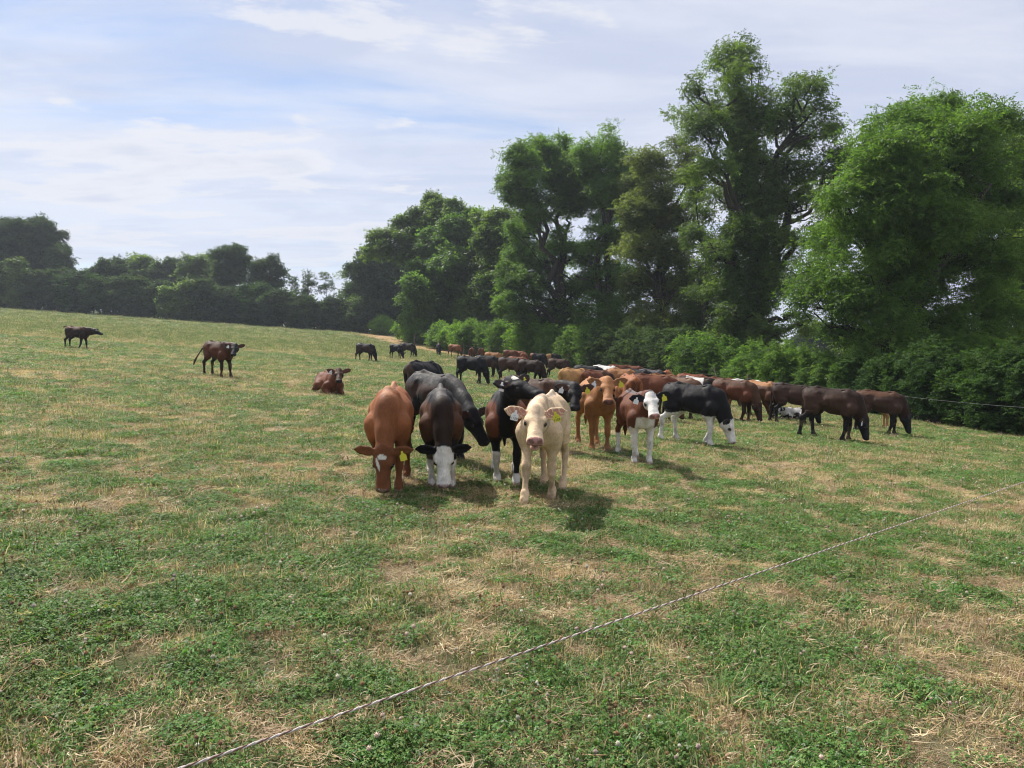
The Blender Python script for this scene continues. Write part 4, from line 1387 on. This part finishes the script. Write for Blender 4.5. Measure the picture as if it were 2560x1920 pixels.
def coat_material():
    m, n = material('hide')
    c_ = n.n('ShaderNodeAttribute', attribute_name='Col').outputs['Color']
    o = n.n('ShaderNodeTexCoord').outputs['Object']
    hair = n.noise(n.n('ShaderNodeMapping', {'Vector': o, 'Scale': (1, 1.6, .45)}).outputs[0], 62, 4, .75)
    swirl = n.noise(o, 17, 4, .6, .8)
    wrinkle = n.noise(n.n('ShaderNodeMapping', {'Vector': o, 'Scale': (2.2, 1, .55)}).outputs[0], 9, 3, .5, .5)
    v = n.math('ADD', n.math('MULTIPLY', hair, .5), n.math('ADD', n.math('MULTIPLY', swirl, .3), n.math('MULTIPLY', wrinkle, .2)))
    col = n.n('ShaderNodeHueSaturation', {'Color': c_, 'Value': n.maprange(v, .3, .7, .58, 1.38, False)}).outputs[0]
    b = n.n('ShaderNodeBsdfPrincipled', {'Base Color': col, 'Roughness': n.maprange(swirl, .3, .7, .52, .75, False), 'Specular IOR Level': .17, 'Sheen Weight': .02, 'Sheen Roughness': .4})
    b.inputs['Sheen Tint'].default_value = (.9, .85, .85, 1)
    h1 = n.math('ADD', n.math('MULTIPLY', hair, .8), n.math('ADD', n.math('MULTIPLY', swirl, .5), n.math('MULTIPLY', wrinkle, 1.7)))
    bp = n.n('ShaderNodeBump', {'Strength': .4, 'Distance': .012, 'Height': h1})
    n.link(bp.outputs[0], b.inputs['Normal'])
    n.link(b.outputs[0], n.n('ShaderNodeOutputMaterial').inputs[0])
    return m


HIDE = coat_material()
EYE = plain('eye_dark', (.010, .007, .006), .06, .6)
TAG_M = {'yellow': plain('tag_yellow', (.60, .56, .05), .55, .3, 40, .08), 'white': plain('tag_white', (.72, .73, .74), .45, .3, 40, .06)}
INK = plain('tag_ink', (.02, .02, .02), .6)


def eye_mesh():
    mb = MB()
    nu, nv = 12, 8
    v = [(math.sin(math.pi * j / nv) * math.cos(2 * math.pi * i / nu), math.sin(math.pi * j / nv) * math.sin(2 * math.pi * i / nu), math.cos(math.pi * j / nv)) for j in range(nv + 1) for i in range(nu)]
    f = [(j * nu + i, j * nu + (i + 1) % nu, (j + 1) * nu + (i + 1) % nu, (j + 1) * nu + i) for j in range(nv) for i in range(nu)]
    mb.add(np.array(v) * .0205, f)
    return mb.mesh('eye', EYE)


EYE_ME = eye_mesh()


def tag_mesh(colour):
    """a two-shouldered plastic ear tag, hung from a round stud"""
    out = [(-.030, -.075), (.030, -.075), (.033, -.072), (.033, -.030), (.028, -.018), (.012, -.008), (.010, .012), (.005, .017), (-.005, .017), (-.010, .012), (-.012, -.008), (-.028, -.018), (-.033, -.030), (-.033, -.072)]
    k = len(out)
    v = [(a, 0.0016, b2) for a, b2 in out] + [(a, -.0016, b2) for a, b2 in out]
    f4 = [(i, (i + 1) % k, k + (i + 1) % k, k + i) for i in range(k)]
    mb = MB()
    mb.add(v, f4)
    c0 = np.array([(0, .0016, -.03)]); 
    fan = np.concatenate([np.array(v[:k]), c0]); mb.add(fan, [((i + 1) % k, i, k) for i in range(k)])
    fan = np.concatenate([np.array(v[k:]), [(0, -.0016, -.03)]]); mb.add(fan, [(i, (i + 1) % k, k) for i in range(k)])
    mb.tube([(0, -.004, .004), (0, .006, .004)], .0065, 10)
    return mb.mesh('ear_tag', TAG_M[colour], False)


def text_mesh(name, body, size):
    cu = bpy.data.curves.new(name, 'FONT')
    cu.body = body
    cu.size = size; cu.align_x = 'CENTER'; cu.extrude = .0004
    tmp = bpy.data.objects.new(name, cu)
    COL.objects.link(tmp)
    bpy.context.view_layer.update()
    me = bpy.data.meshes.new_from_object(tmp.evaluated_get(bpy.context.evaluated_depsgraph_get()))
    bpy.data.objects.remove(tmp)
    me.materials.clear()
    me.materials.append(INK)
    return me


TAG_ME = {k: tag_mesh(k) for k in TAG_M}
HERD = 'herd of young cattle grazing in the field'


def calf(label, where, heading, coat, scale=1.05, res=.016, tags='', name='calf', number=None, eyes=True, tag_rot=0, **pose):
    """where: (u, v) photo pixel of the ground under the trunk, or ('xy', x, y); heading: 0 = to the right, 90 = away, -90 = towards the camera"""
    x, y = at(*where) if where[0] != 'xy' else where[1:]
    sd = abs(hash((round(x * 100), round(y * 100)))) % 997
    pose.setdefault('seed', sd)
    V, Q, ids, info = calf_shape(res / scale, detail=res < .02, **pose)
    col = coat_colours(V, ids, info, coat, sd)
    me = mesh_from(name, V, Q, HIDE, True, {'Col': ('FLOAT_COLOR', col)})
    a = R(heading)
    c_, s_ = math.cos(a), math.sin(a)
    zf, zb = gz(x + .35 * scale * c_, y + .35 * scale * s_), gz(x - .42 * scale * c_, y - .42 * scale * s_)
    slope = math.atan2(zf - zb, .77 * scale)
    zc = zb + (zf - zb) * .42 / .77
    o = obj(name, me, None, (x, y, zc - .004))
    o.rotation_euler = (Matrix.Rotation(a, 4, 'Z') @ Matrix.Rotation(-slope, 4, 'Y')).to_euler()
    o.scale = (scale,) * 3
    tag(o, label, 'calf', HERD)
    Hd = info['Hd']
    if eyes:
        for sg in (-1, 1):
            e = obj('eye', EYE_ME, o)
            e.location = Hd(.160, sg * .0815, -.040)
    for ch in tags:                                   # capital = animal's left ear, small = right; w white, y yellow
        side = 0 if ch.isupper() else 1
        colour = 'white' if ch.lower() == 'w' else 'yellow'
        p, d, fl = info['ears'][side]
        t = obj('ear_tag', TAG_ME[colour], o)
        down = unit(np.array([0, 0, -1.0]) + d * .25)
        yax = unit(fl - down * (fl @ down))          # plate faces forward with the ear
        xax = np.cross(yax, -down)
        M = np.stack([xax, yax, -down], 1)
        t.matrix_local = Matrix.LocRotScale(Vector(p + fl * .022 + down * .005), Matrix(M.tolist()).to_quaternion(), Vector((1, 1, 1)))
        if number:
            for nm, body, size, zz_ in (('tag_number', number, .030, -.066), ('tag_code', 'IE 37', .011, -.036)):
                q = obj(nm, text_mesh(nm, body, size), t)
                q.location = (0, .0030, zz_)
                q.rotation_euler = (R(90), 0, R(180))
    return o


GRAZE = dict(neck=(-47, 0), head=(-74, 0))


def graze(yaw=0, hy=None, **k):
    d = dict(neck_len=.41, neck=(-57, yaw), head=(-72, yaw * 1.4 if hy is None else hy), ears=(-6, -6))
    d.update(k)
    return d


c_black = dict(base=BLACK)
c_blackbrown = dict(base=BLACK * 1.2, side=BROWN, spine=(.05, .045, .045), legs=BLACK)
c_dkbrown = dict(base=DKBROWN * .85, side=DKBROWN * 1.5, legs=BLACK * 1.4, headc=BLACK * 1.5, neckc=DKBROWN * .8)
c_brown = dict(base=BROWN * .85, side=REDBR * .75, legs=DKBROWN, headc=DKBROWN)
c_redbrown = dict(base=REDBR * .85, legs=BROWN, headc=BROWN)
c_orange = dict(base=ORANGE, nose=np.array((.16, .075, .055)), face='mealy', eyerim=ORANGE * .4)
c_red = dict(base=RED, legs=RED * .7, nose=np.array((.20, .12, .09)), face='mealy')

# ---- the seven in front
calf('red brown calf with crooked white face mark grazing head on, leftmost of the front row', ('xy', -1.23, 7.70), -87, dict(base=RED * 1.08, legs=RED * .5, neckc=RED * .72, headc=RED * .55, face='blaze', nose=np.array((.22, .14, .10)), spine=(.36, .17, .09)),  # neck and head darkened: their shade is painted into the coat
     1.02, .0125, 'Y', neck_len=.43, neck=(-60, -3), head=(-74, -6), legs=[.08, -.12, .04, -.04], ears=(4, 4), fat=1.08, spine=.004)
calf('black and brown calf with white face and feet grazing head on next to red one', ('xy', -.76, 8.08), -84, dict(base=BLACK * 1.2, side=BROWN * 1.0, side_amt=.2, spine=(.10, .09, .085), face='white', nose=np.array((.40, .30, .27)), socks=.30, earin=BLACK, eyerim=BLACK, neckc=DKBROWN * .7),
     1.01, .0125, '', neck_len=.43, neck=(-59, 4), head=(-70, 2), legs=[.06, -.03, .04, -.04], ears=(-2, -8), fat=1.08, spine=.006)
calf('black calf with lowered head turned right, half hidden behind the white faced grazing calf', (1090, 1140), -50, dict(base=BLACK * 1.1, side=DKBROWN, spine=(.05, .045, .042)), 1.08, .014, '',
     neck=(-22, -12), head=(-52, 18), legs=[.05, -.05, .08, -.02], ears=(10, 10), neck_len=.52)
calf('black and brown calf with white forehead spot and white feet, head raised and turned', ('xy', -.07, 8.48), -88, dict(base=BLACK * 1.1, side=REDBR * .85, side_amt=.3, face='star', socks=[.13, .36, .34, .34], legs=BLACK, hoof=(.42, .30, .24)), 1.03, .0125, 'Yw',
     neck=(38, 8), head=(-8, 48), legs=[.03, -.06, .05, -.05], ears=(14, 14), roll=6, fat=1.08)
calf('cream calf with yellow and white ear tags facing the camera with open mouth', ('xy', .35, 7.78), -104, dict(base=TAN, nose=PINK * .95, lip=PINK, greyface=True, face='mealy', earin=(.40, .20, .14), eyerim=(.30, .20, .14), hoof=(.42, .30, .20), spine=(.66, .50, .36), tuft=TAN * .9), 1.05, .0115, 'Yw', number='1159',
     neck=(6, 8), head=(-30, 12), legs=[-.10, .20, .10, -.06], ears=(12, 8), mouth=1.3, fat=.98, roll=-3)
calf('black headed dark calf with yellow ear tag looking out from behind the cream calf', (1322, 1114), -32, dict(base=BROWN * .7, side=BROWN, headc=BLACK, neckc=BLACK, legs=BLACK), 1.03, .014, 'Yw', neck=(14, -18), head=(-38, -58), legs=[.04, -.04, .05, -.05], ears=(14, 8))
calf('orange brown calf with raised head staring at the camera, right of the cream calf', (1485, 1121), -82, dict(c_orange, base=ORANGE * 1.02), 1.07, .014, 'Yw', neck_len=.40, neck=(26, 0), head=(-36, -12), legs=[.05, -.02, .12, -.10], ears=(14, 12))
calf('dark red calf with white face, white chest and white front legs facing the camera', (1588, 1152), -82, dict(base=REDBR * .8, face='white', chest=WHITE, socks=[.50, .50, .36, .36], nose=PINK, earin=BLACK, headc=BLACK, spine=(.12, .09, .085), eyerim=(.10, .06, .05), hoof=(.45, .34, .28)), .98, .013, 'Yw',
     neck=(22, -6), head=(-34, -7), legs=[.02, -.02, .05, -.05], ears=(4, 2), fat=1.15, roll=8)
calf('black calf with white face, white legs and white belly grazing side on', (1728, 1110), -34, dict(base=BLACK, face='white', belly=WHITE * .95, socks=[.34, .34, .38, .44], nose=np.array((.45, .33, .30)), earin=BLACK), 1.06, .013, '',
     neck_len=.42, neck=(-56, 2), head=(-68, 6), legs=[-.08, .06, .10, -.08], ears=(-4, -4), fat=1.0, tail=6)

# ---- right flank of the herd
calf('brown calf with dark head grazing to the right behind the black and white one', (1832, 1054), -36, dict(c_brown, base=BROWN * .9, side=REDBR * .7, side_amt=.2), 1.08, .016, '', **graze(-4, legs=[.04, -.06, .08, -.02]))
calf('dark brown calf grazing in the open, nearest to the hedge on the right', (2072, 1101), -30, dict(c_dkbrown, base=DKBROWN * .9, side=DKBROWN * 1.5), 1.10, .015, 'w', **graze(-6, legs=[.03, -.05, .12, -.10]))
calf('dark brown calf grazing rightmost of the herd', (2192, 1086), -24, dict(c_dkbrown, top=BROWN), 1.06, .018, '', **graze(4, legs=[.06, -.06, .04, -.04]))
calf('dark brown calf standing with its tail towards the brown grazing calf', (1978, 1062), -14, dict(c_dkbrown), 1.05, .018, '', **graze(8, legs=[.02, -.05, -.08, .06]))
calf('black faced calf with orange back looking at the camera between two brown calves', (1900, 1046), -50, dict(base=BROWN, top=ORANGE, headc=BLACK * 1.3, neckc=BLACK * 1.5, legs=BLACK), 1.05, .018, 'Yw', neck=(14, -10), head=(-24, -38), ears=(12, 12))
calf('white calf with black spots lying behind the dark brown calves', (1985, 1052), -160, dict(base=WHITE * .7, spots=BLACK), .72, .02, '', lying=True, neck=(10, 0), head=(-30, 20))
calf('golden calf mostly hidden behind the rightmost dark brown calf', (2170, 1068), 170, dict(c_orange, base=GOLD), .95, .02, '', **graze(0))
calf('calf with long white back stripe seen above the brown grazing calf', (1862, 1040), -20, dict(base=REDBR, saddle=(-.5, .4, .90)), 1.05, .02, '', **graze(0))

# ---- the packed middle of the herd
calf('reddish brown calf seen from behind with a blond tipped tail swinging', (1628, 1052), -8, dict(c_redbrown, base=REDBR * .9, tuft=GOLD * 1.2), 1.08, .017, '', **graze(4, tail=30))
calf('brown calf seen from behind right beside the orange staring calf', (1572, 1060), 96, dict(c_brown, base=REDBR * .8, top=RED, side=RED), 1.08, .017, '', **graze(0))
calf('light brown calf standing behind the black rump of the white faced grazing calf', (1690, 1048), -20, dict(base=BROWN * 1.3, side=REDBR, top=(.20, .12, .08), legs=DKBROWN), 1.05, .018, '', **graze(3))
calf('black calf with a white saddle patch behind the black and white grazing calf', (1738, 1042), -18, dict(base=BLACK * 1.3, top=DKBROWN, saddle=(-.30, .12, .80)), 1.06, .018, 'w', neck=(4, 0), head=(-30, 4), ears=(8, 8))
calf('golden orange calf standing rump on, at the left end of the packed herd', (1433, 1016), 40, dict(c_orange, base=GOLD), 1.04, .02, '', **graze(0))
calf('dark maroon calf next to the golden orange rump', (1478, 1018), -15, dict(c_dkbrown, base=BROWN * .9, side=(.10, .05, .04)), 1.04, .02, '', **graze(2))
calf('rusty calf behind the orange staring calf', (1490, 1020), 30, dict(c_redbrown), 1.02, .02, '', **graze(5))
calf('black calf in the packed herd beneath the white backed calf', (1468, 984), -6, dict(c_blackbrown), 1.05, .022, '', **graze(0))
calf('cream backed calf standing out pale in the middle of the herd', (1512, 982), -22, dict(base=ORANGE * .9, top=WHITE * .9, saddle=(-.6, .05, .84)), 1.07, .022, '', **graze(-2))
calf('orange calf in the packed herd right of the cream backed one', (1552, 992), -18, dict(c_orange, base=ORANGE * .95), 1.03, .022, '', **graze(3))
calf('rusty backed calf at the rear of the packed herd', (1545, 968), 12, dict(c_redbrown), 1.05, .024, '', **graze(-4))
calf('brown calf at the rear of the packed herd below the dark hedge', (1578, 970), -10, dict(c_brown, top=REDBR), 1.05, .024, '', **graze(-4))
calf('black calf in the packed herd behind the brown rumps', (1590, 995), -22, dict(c_black), 1.05, .022, '', **graze(2))
calf('black calf with greyish back farther right in the packed herd', (1626, 992), -25, dict(base=BLACK * 1.5, top=(.07, .065, .07)), 1.05, .022, '', **graze(6))
calf('fox red calf with only head and neck showing above the herd', (1668, 985), 70, dict(c_red, base=RED * 1.1), 1.02, .022, '', neck=(10, 20), head=(-25, 60), ears=(10, 10))
calf('rust coloured calf behind the white saddled black calf', (1728, 1010), -14, dict(c_redbrown, base=REDBR * 1.2), 1.04, .02, '', **graze(0))
calf('red brown calf glimpsed behind the black and white calf near the fence', (1800, 1018), -16, dict(c_redbrown), 1.0, .022, '', **graze(0))
calf('tawny calf behind the light brown calf in the packed herd', (1655, 1024), 20, dict(c_orange, base=ORANGE * .7), 1.04, .02, '', **graze(0))

# ---- scattered up the field
calf('black calf seen from behind, head down to the right, beyond the front row', (1058, 1036), 64, dict(base=BLACK * 1.1, half=(-.50, np.array((.07, .045, .035)))), 1.08, .017, '', **graze(-34, legs=[0, 0, .04, -.04]))
calf('black calf grazing side on in the open with a long tail', (1176, 962), -12, dict(c_black), 1.08, .02, '', **graze(-4, legs=[-.06, .08, .03, -.05]))
calf('black calf overlapped by the black calf with the long tail', (1216, 946), -8, dict(c_black, side=DKBROWN), 1.05, .022, '', **graze(-6))
calf('dark brown calf grazing in the middle behind the raised black head', (1275, 957), -14, dict(c_dkbrown), 1.08, .021, '', **graze(2))
calf('very dark calf right of the dark brown one behind the raised black head', (1325, 962), -20, dict(base=DKBROWN * .7, legs=BLACK), 1.06, .021, '', **graze(4))
calf('rusty calf lying low behind the dark middle calves', (1292, 938), -6, dict(c_redbrown, base=REDBR * 1.2), 1.0, .024, '', **graze(0))
calf('dark brown calf grazing alone just left of the packed herd', (1395, 948), -12, dict(base=DKBROWN * 1.3, legs=DKBROWN * .7), 1.06, .021, '', **graze(-2))
calf('orange calf with its flank in the sun behind the black calves', (1232, 924), -14, dict(c_orange, base=ORANGE * .85), 1.05, .024, '', **graze(0))
calf('rust brown calf left of a pair near the fence', (1275, 910), -10, dict(c_redbrown), 1.05, .026, '', **graze(0))
calf('rust brown calf right of a pair near the fence', (1296, 911), -16, dict(c_redbrown, base=REDBR * 1.2), 1.02, .026, '', **graze(0))
calf('red brown calf standing rump on near the fence', (1310, 920), 75, dict(c_redbrown, base=REDBR * 1.3), 1.05, .026, '', **graze(0))
calf('black calf with a rusty rump near the fence', (1343, 922), -12, dict(c_black, half=(-.36, REDBR * 1.2)), 1.06, .026, '', **graze(0))
calf('tan rumped dark calf nearest to the fence post', (1382, 922), 20, dict(base=BLACK * 1.4, half=(-.22, GOLD * .8)), 1.05, .026, '', **graze(0))
calf('brown calf seen from behind, left of two far rump on calves', (1180, 905), 84, dict(c_brown, base=REDBR * .7, legs=DKBROWN), 1.05, .028, '', **graze(0))
calf('brown calf with black back seen from behind, right of two far rump on calves', (1203, 904), 80, dict(base=REDBR, spine=BLACK, legs=BLACK), 1.03, .028, '', **graze(25))
calf('chestnut calf grazing side on near the dry fence strip', (1136, 893), -22, dict(c_redbrown, base=RED * .8), 1.05, .028, '', **graze(-4, legs=[-.1, .1, .1, -.1]))
calf('small black calf seen head on at the far end of the herd', (1097, 889), -80, dict(c_black), 1.02, .028, '', **graze(0))
calf('black calf grazing side on, leftmost of the far grazing cattle', (912, 905), -10, dict(c_black, side=DKBROWN), 1.08, .024, '', **graze(-2, legs=[.02, -.04, .10, -.06]))
calf('black calf in front of a close pair grazing far off', (990, 898), -30, dict(c_black), 1.03, .026, '', **graze(-10))
calf('black calf at the back of a close pair grazing far off', (1018, 894), -6, dict(c_black, side=DKBROWN), 1.05, .026, '', **graze(-2))
calf('black brown calf walking with tail raised, far left of the field', (192, 873), -4, dict(base=DKBROWN * .7, top=BROWN, legs=BLACK, headc=BLACK), 1.06, .02, '', neck=(8, 0), head=(-16, 4), legs=[.10, -.12, .02, -.04], tail=90, ears=(16, 16))
calf('dark brown calf walking and looking at the camera with tail swung out', (545, 943), -32, dict(base=BROWN * .6, side=REDBR * .6, headc=BLACK * 1.6, legs=DKBROWN * .6, neckc=BROWN * .6), 1.08, .017, 'w', neck=(12, -8), head=(-30, -48), legs=[.12, -.02, .02, -.02], tail=-50, ears=(16, 16))
calf('chestnut calf lying alone in the grass with its head up', (822, 985), -62, dict(base=REDBR * .8, headc=BROWN * .6, legs=REDBR * .8), 1.08, .016, 'w', lying=True, neck=(30, 6), head=(-26, -16), ears=(16, 16))
# ------------------------------------------------------------------ wire fence along the hedge
WOOD = plain('post_wood', (.13, .095, .065), .9, .1, 14, .4)
WIRE = plain('galvanised_wire', (.20, .20, .20), .6, .3, 0, 0, .2)
fence = bpy.data.objects.new('wire_fence', None)
COL.objects.link(fence)
tag(fence, 'wire fence with rough wooden posts running along the foot of the hedge', 'fence')
POSTS = [(948, 836), (1000, 850), (1036, 863), (1098, 876), (1160, 886), (1224, 897), (1284, 902), (1352, 908), (1421, 921), (1530, 935), (1648, 955)]
pp = [at(u, v) for u, v in POSTS]
near = [(10.6, 34.0), (12.2, 26.0), (13.4, 19.8), (14.4, 9.5)]
rr = np.random.default_rng(5)
line = []
for k, (x, y) in enumerate(pp + near):
    z = gz(x, y)
    hgt = 1.12 + rr.normal(0, .06)
    lean = rr.normal(0, .03, 2)
    if (x, y) not in near[1:]:
        mb = MB()
        rad = .055 + rr.random() * .015
        mb.tube([(0, 0, -.3), (0, 0, .2), (lean[0] * .5, lean[1] * .5, .6), (lean[0], lean[1], hgt - .02), (lean[0], lean[1], hgt)], [rad, rad * 1.02, rad * .97, rad, rad * .8], 8)
        o = obj('post', mb.mesh('post', WOOD), fence, (x, y, z))
    line.append((x, y, z + .88))
line = np.array(line)
for hgt in (0.0,):
    pts = []
    for a, b2 in zip(line[:-1], line[1:]):
        t = np.linspace(0, 1, 9)[:-1, None]
        s = a + (b2 - a) * t
        s[:, 2] -= (.05 * 4 * t * (1 - t))[:, 0]
        pts.append(s)
    pts = np.concatenate(pts + [line[-1:]]) + np.array([-.06, -.02, hgt])
    mb = MB()
    mb.tube(pts, .003, 5)
    obj('wire', mb.mesh('wire', WIRE), fence)

# ------------------------------------------------------------------ twisted electric fence rope across the foreground
A, B_ = np.array([-2.2, -.15]), np.array([7.0, 8.67])
steps = np.linspace(0, 1, 1400)[:, None]
axis = A + (B_ - A) * steps
az = ground(axis[:, 0] * 0 + axis[:, 0], axis[:, 1] * 0)            # the rope hangs straight: only the even fall of the field counts
az = -.07 * axis[:, 0] + .75 - .035 * (4 * steps * (1 - steps))[:, 0] * .35
cen = np.stack([axis[:, 0], axis[:, 1], az], 1)
dirv = unit(cen[-1] - cen[0]); sv = unit(np.cross(dirv, [0, 0, 1.0])); uv = np.cross(sv, dirv)
ln = np.linalg.norm(cen - cen[0], axis=1)
rope = bpy.data.objects.new('fence_rope', None)
COL.objects.link(rope)
tag(rope, 'twisted white and brown electric fence rope stretched across the foreground', 'rope')
ROPE_M = [plain('rope_white', (.60, .55, .51), .8, .1, 60, .25), plain('rope_brown', (.16, .085, .06), .7, .2, 60, .3), plain('rope_pale', (.44, .37, .33), .8, .1, 60, .25)]
for k in range(3):
    ph = ln / .022 * 2 * math.pi / 2.2 + k * 2.094
    pts = cen + .0016 * (np.cos(ph)[:, None] * sv + np.sin(ph)[:, None] * uv)
    mb = MB()
    mb.tube(pts, .0017, 5)
    obj('strand', mb.mesh('strand', ROPE_M[k]), rope)

# ------------------------------------------------------------------ a bleached dead branch leaning out of the hedge
p0 = space(1797, 955, 35.5)
pts = np.array([space(1797, 975, 35.5), space(1790, 940, 35.4), space(1786, 922, 35.3), space(1784, 912, 35.3)])
mb = MB()
mb.tube(resample(pts, .12), np.linspace(.03, .012, len(resample(pts, .12))), 6)
mb.tube(np.array([space(1789, 935, 35.4), space(1786, 928, 35.4), space(1779, 918, 35.3)]), [.018, .014, .008], 5)
o = obj('dead_branch', mb.mesh('dead_branch', plain('bleached_wood', (.34, .30, .26), .85, .1, 20, .3)))
tag(o, 'bleached bare branch sticking up at the hedge above the brown calf', 'branch')

# ------------------------------------------------------------------ thin summer haze over the whole place
hm, n = material('haze_air')
vol = n.n('ShaderNodeVolumePrincipled', {'Color': (.80, .88, 1.0, 1), 'Density': .0004, 'Anisotropy': .35})
n.link(vol.outputs[0], n.n('ShaderNodeOutputMaterial').inputs['Volume'])
x0, x1, y0, y1, z0, z1 = -1500, 1500, -90, 1900, -40, 30
hv = np.array([(a, b2, c_) for a in (x0, x1) for b2 in (y0, y1) for c_ in (z0, z1)], float)
hf_ = np.array([(0, 1, 3, 2), (4, 6, 7, 5), (0, 4, 5, 1), (2, 3, 7, 6), (0, 2, 6, 4), (1, 5, 7, 3)])
haze = obj('haze', mesh_from('haze', hv, hf_, hm, False))
tag(haze, 'thin pale summer haze over the field', None, kind='stuff')
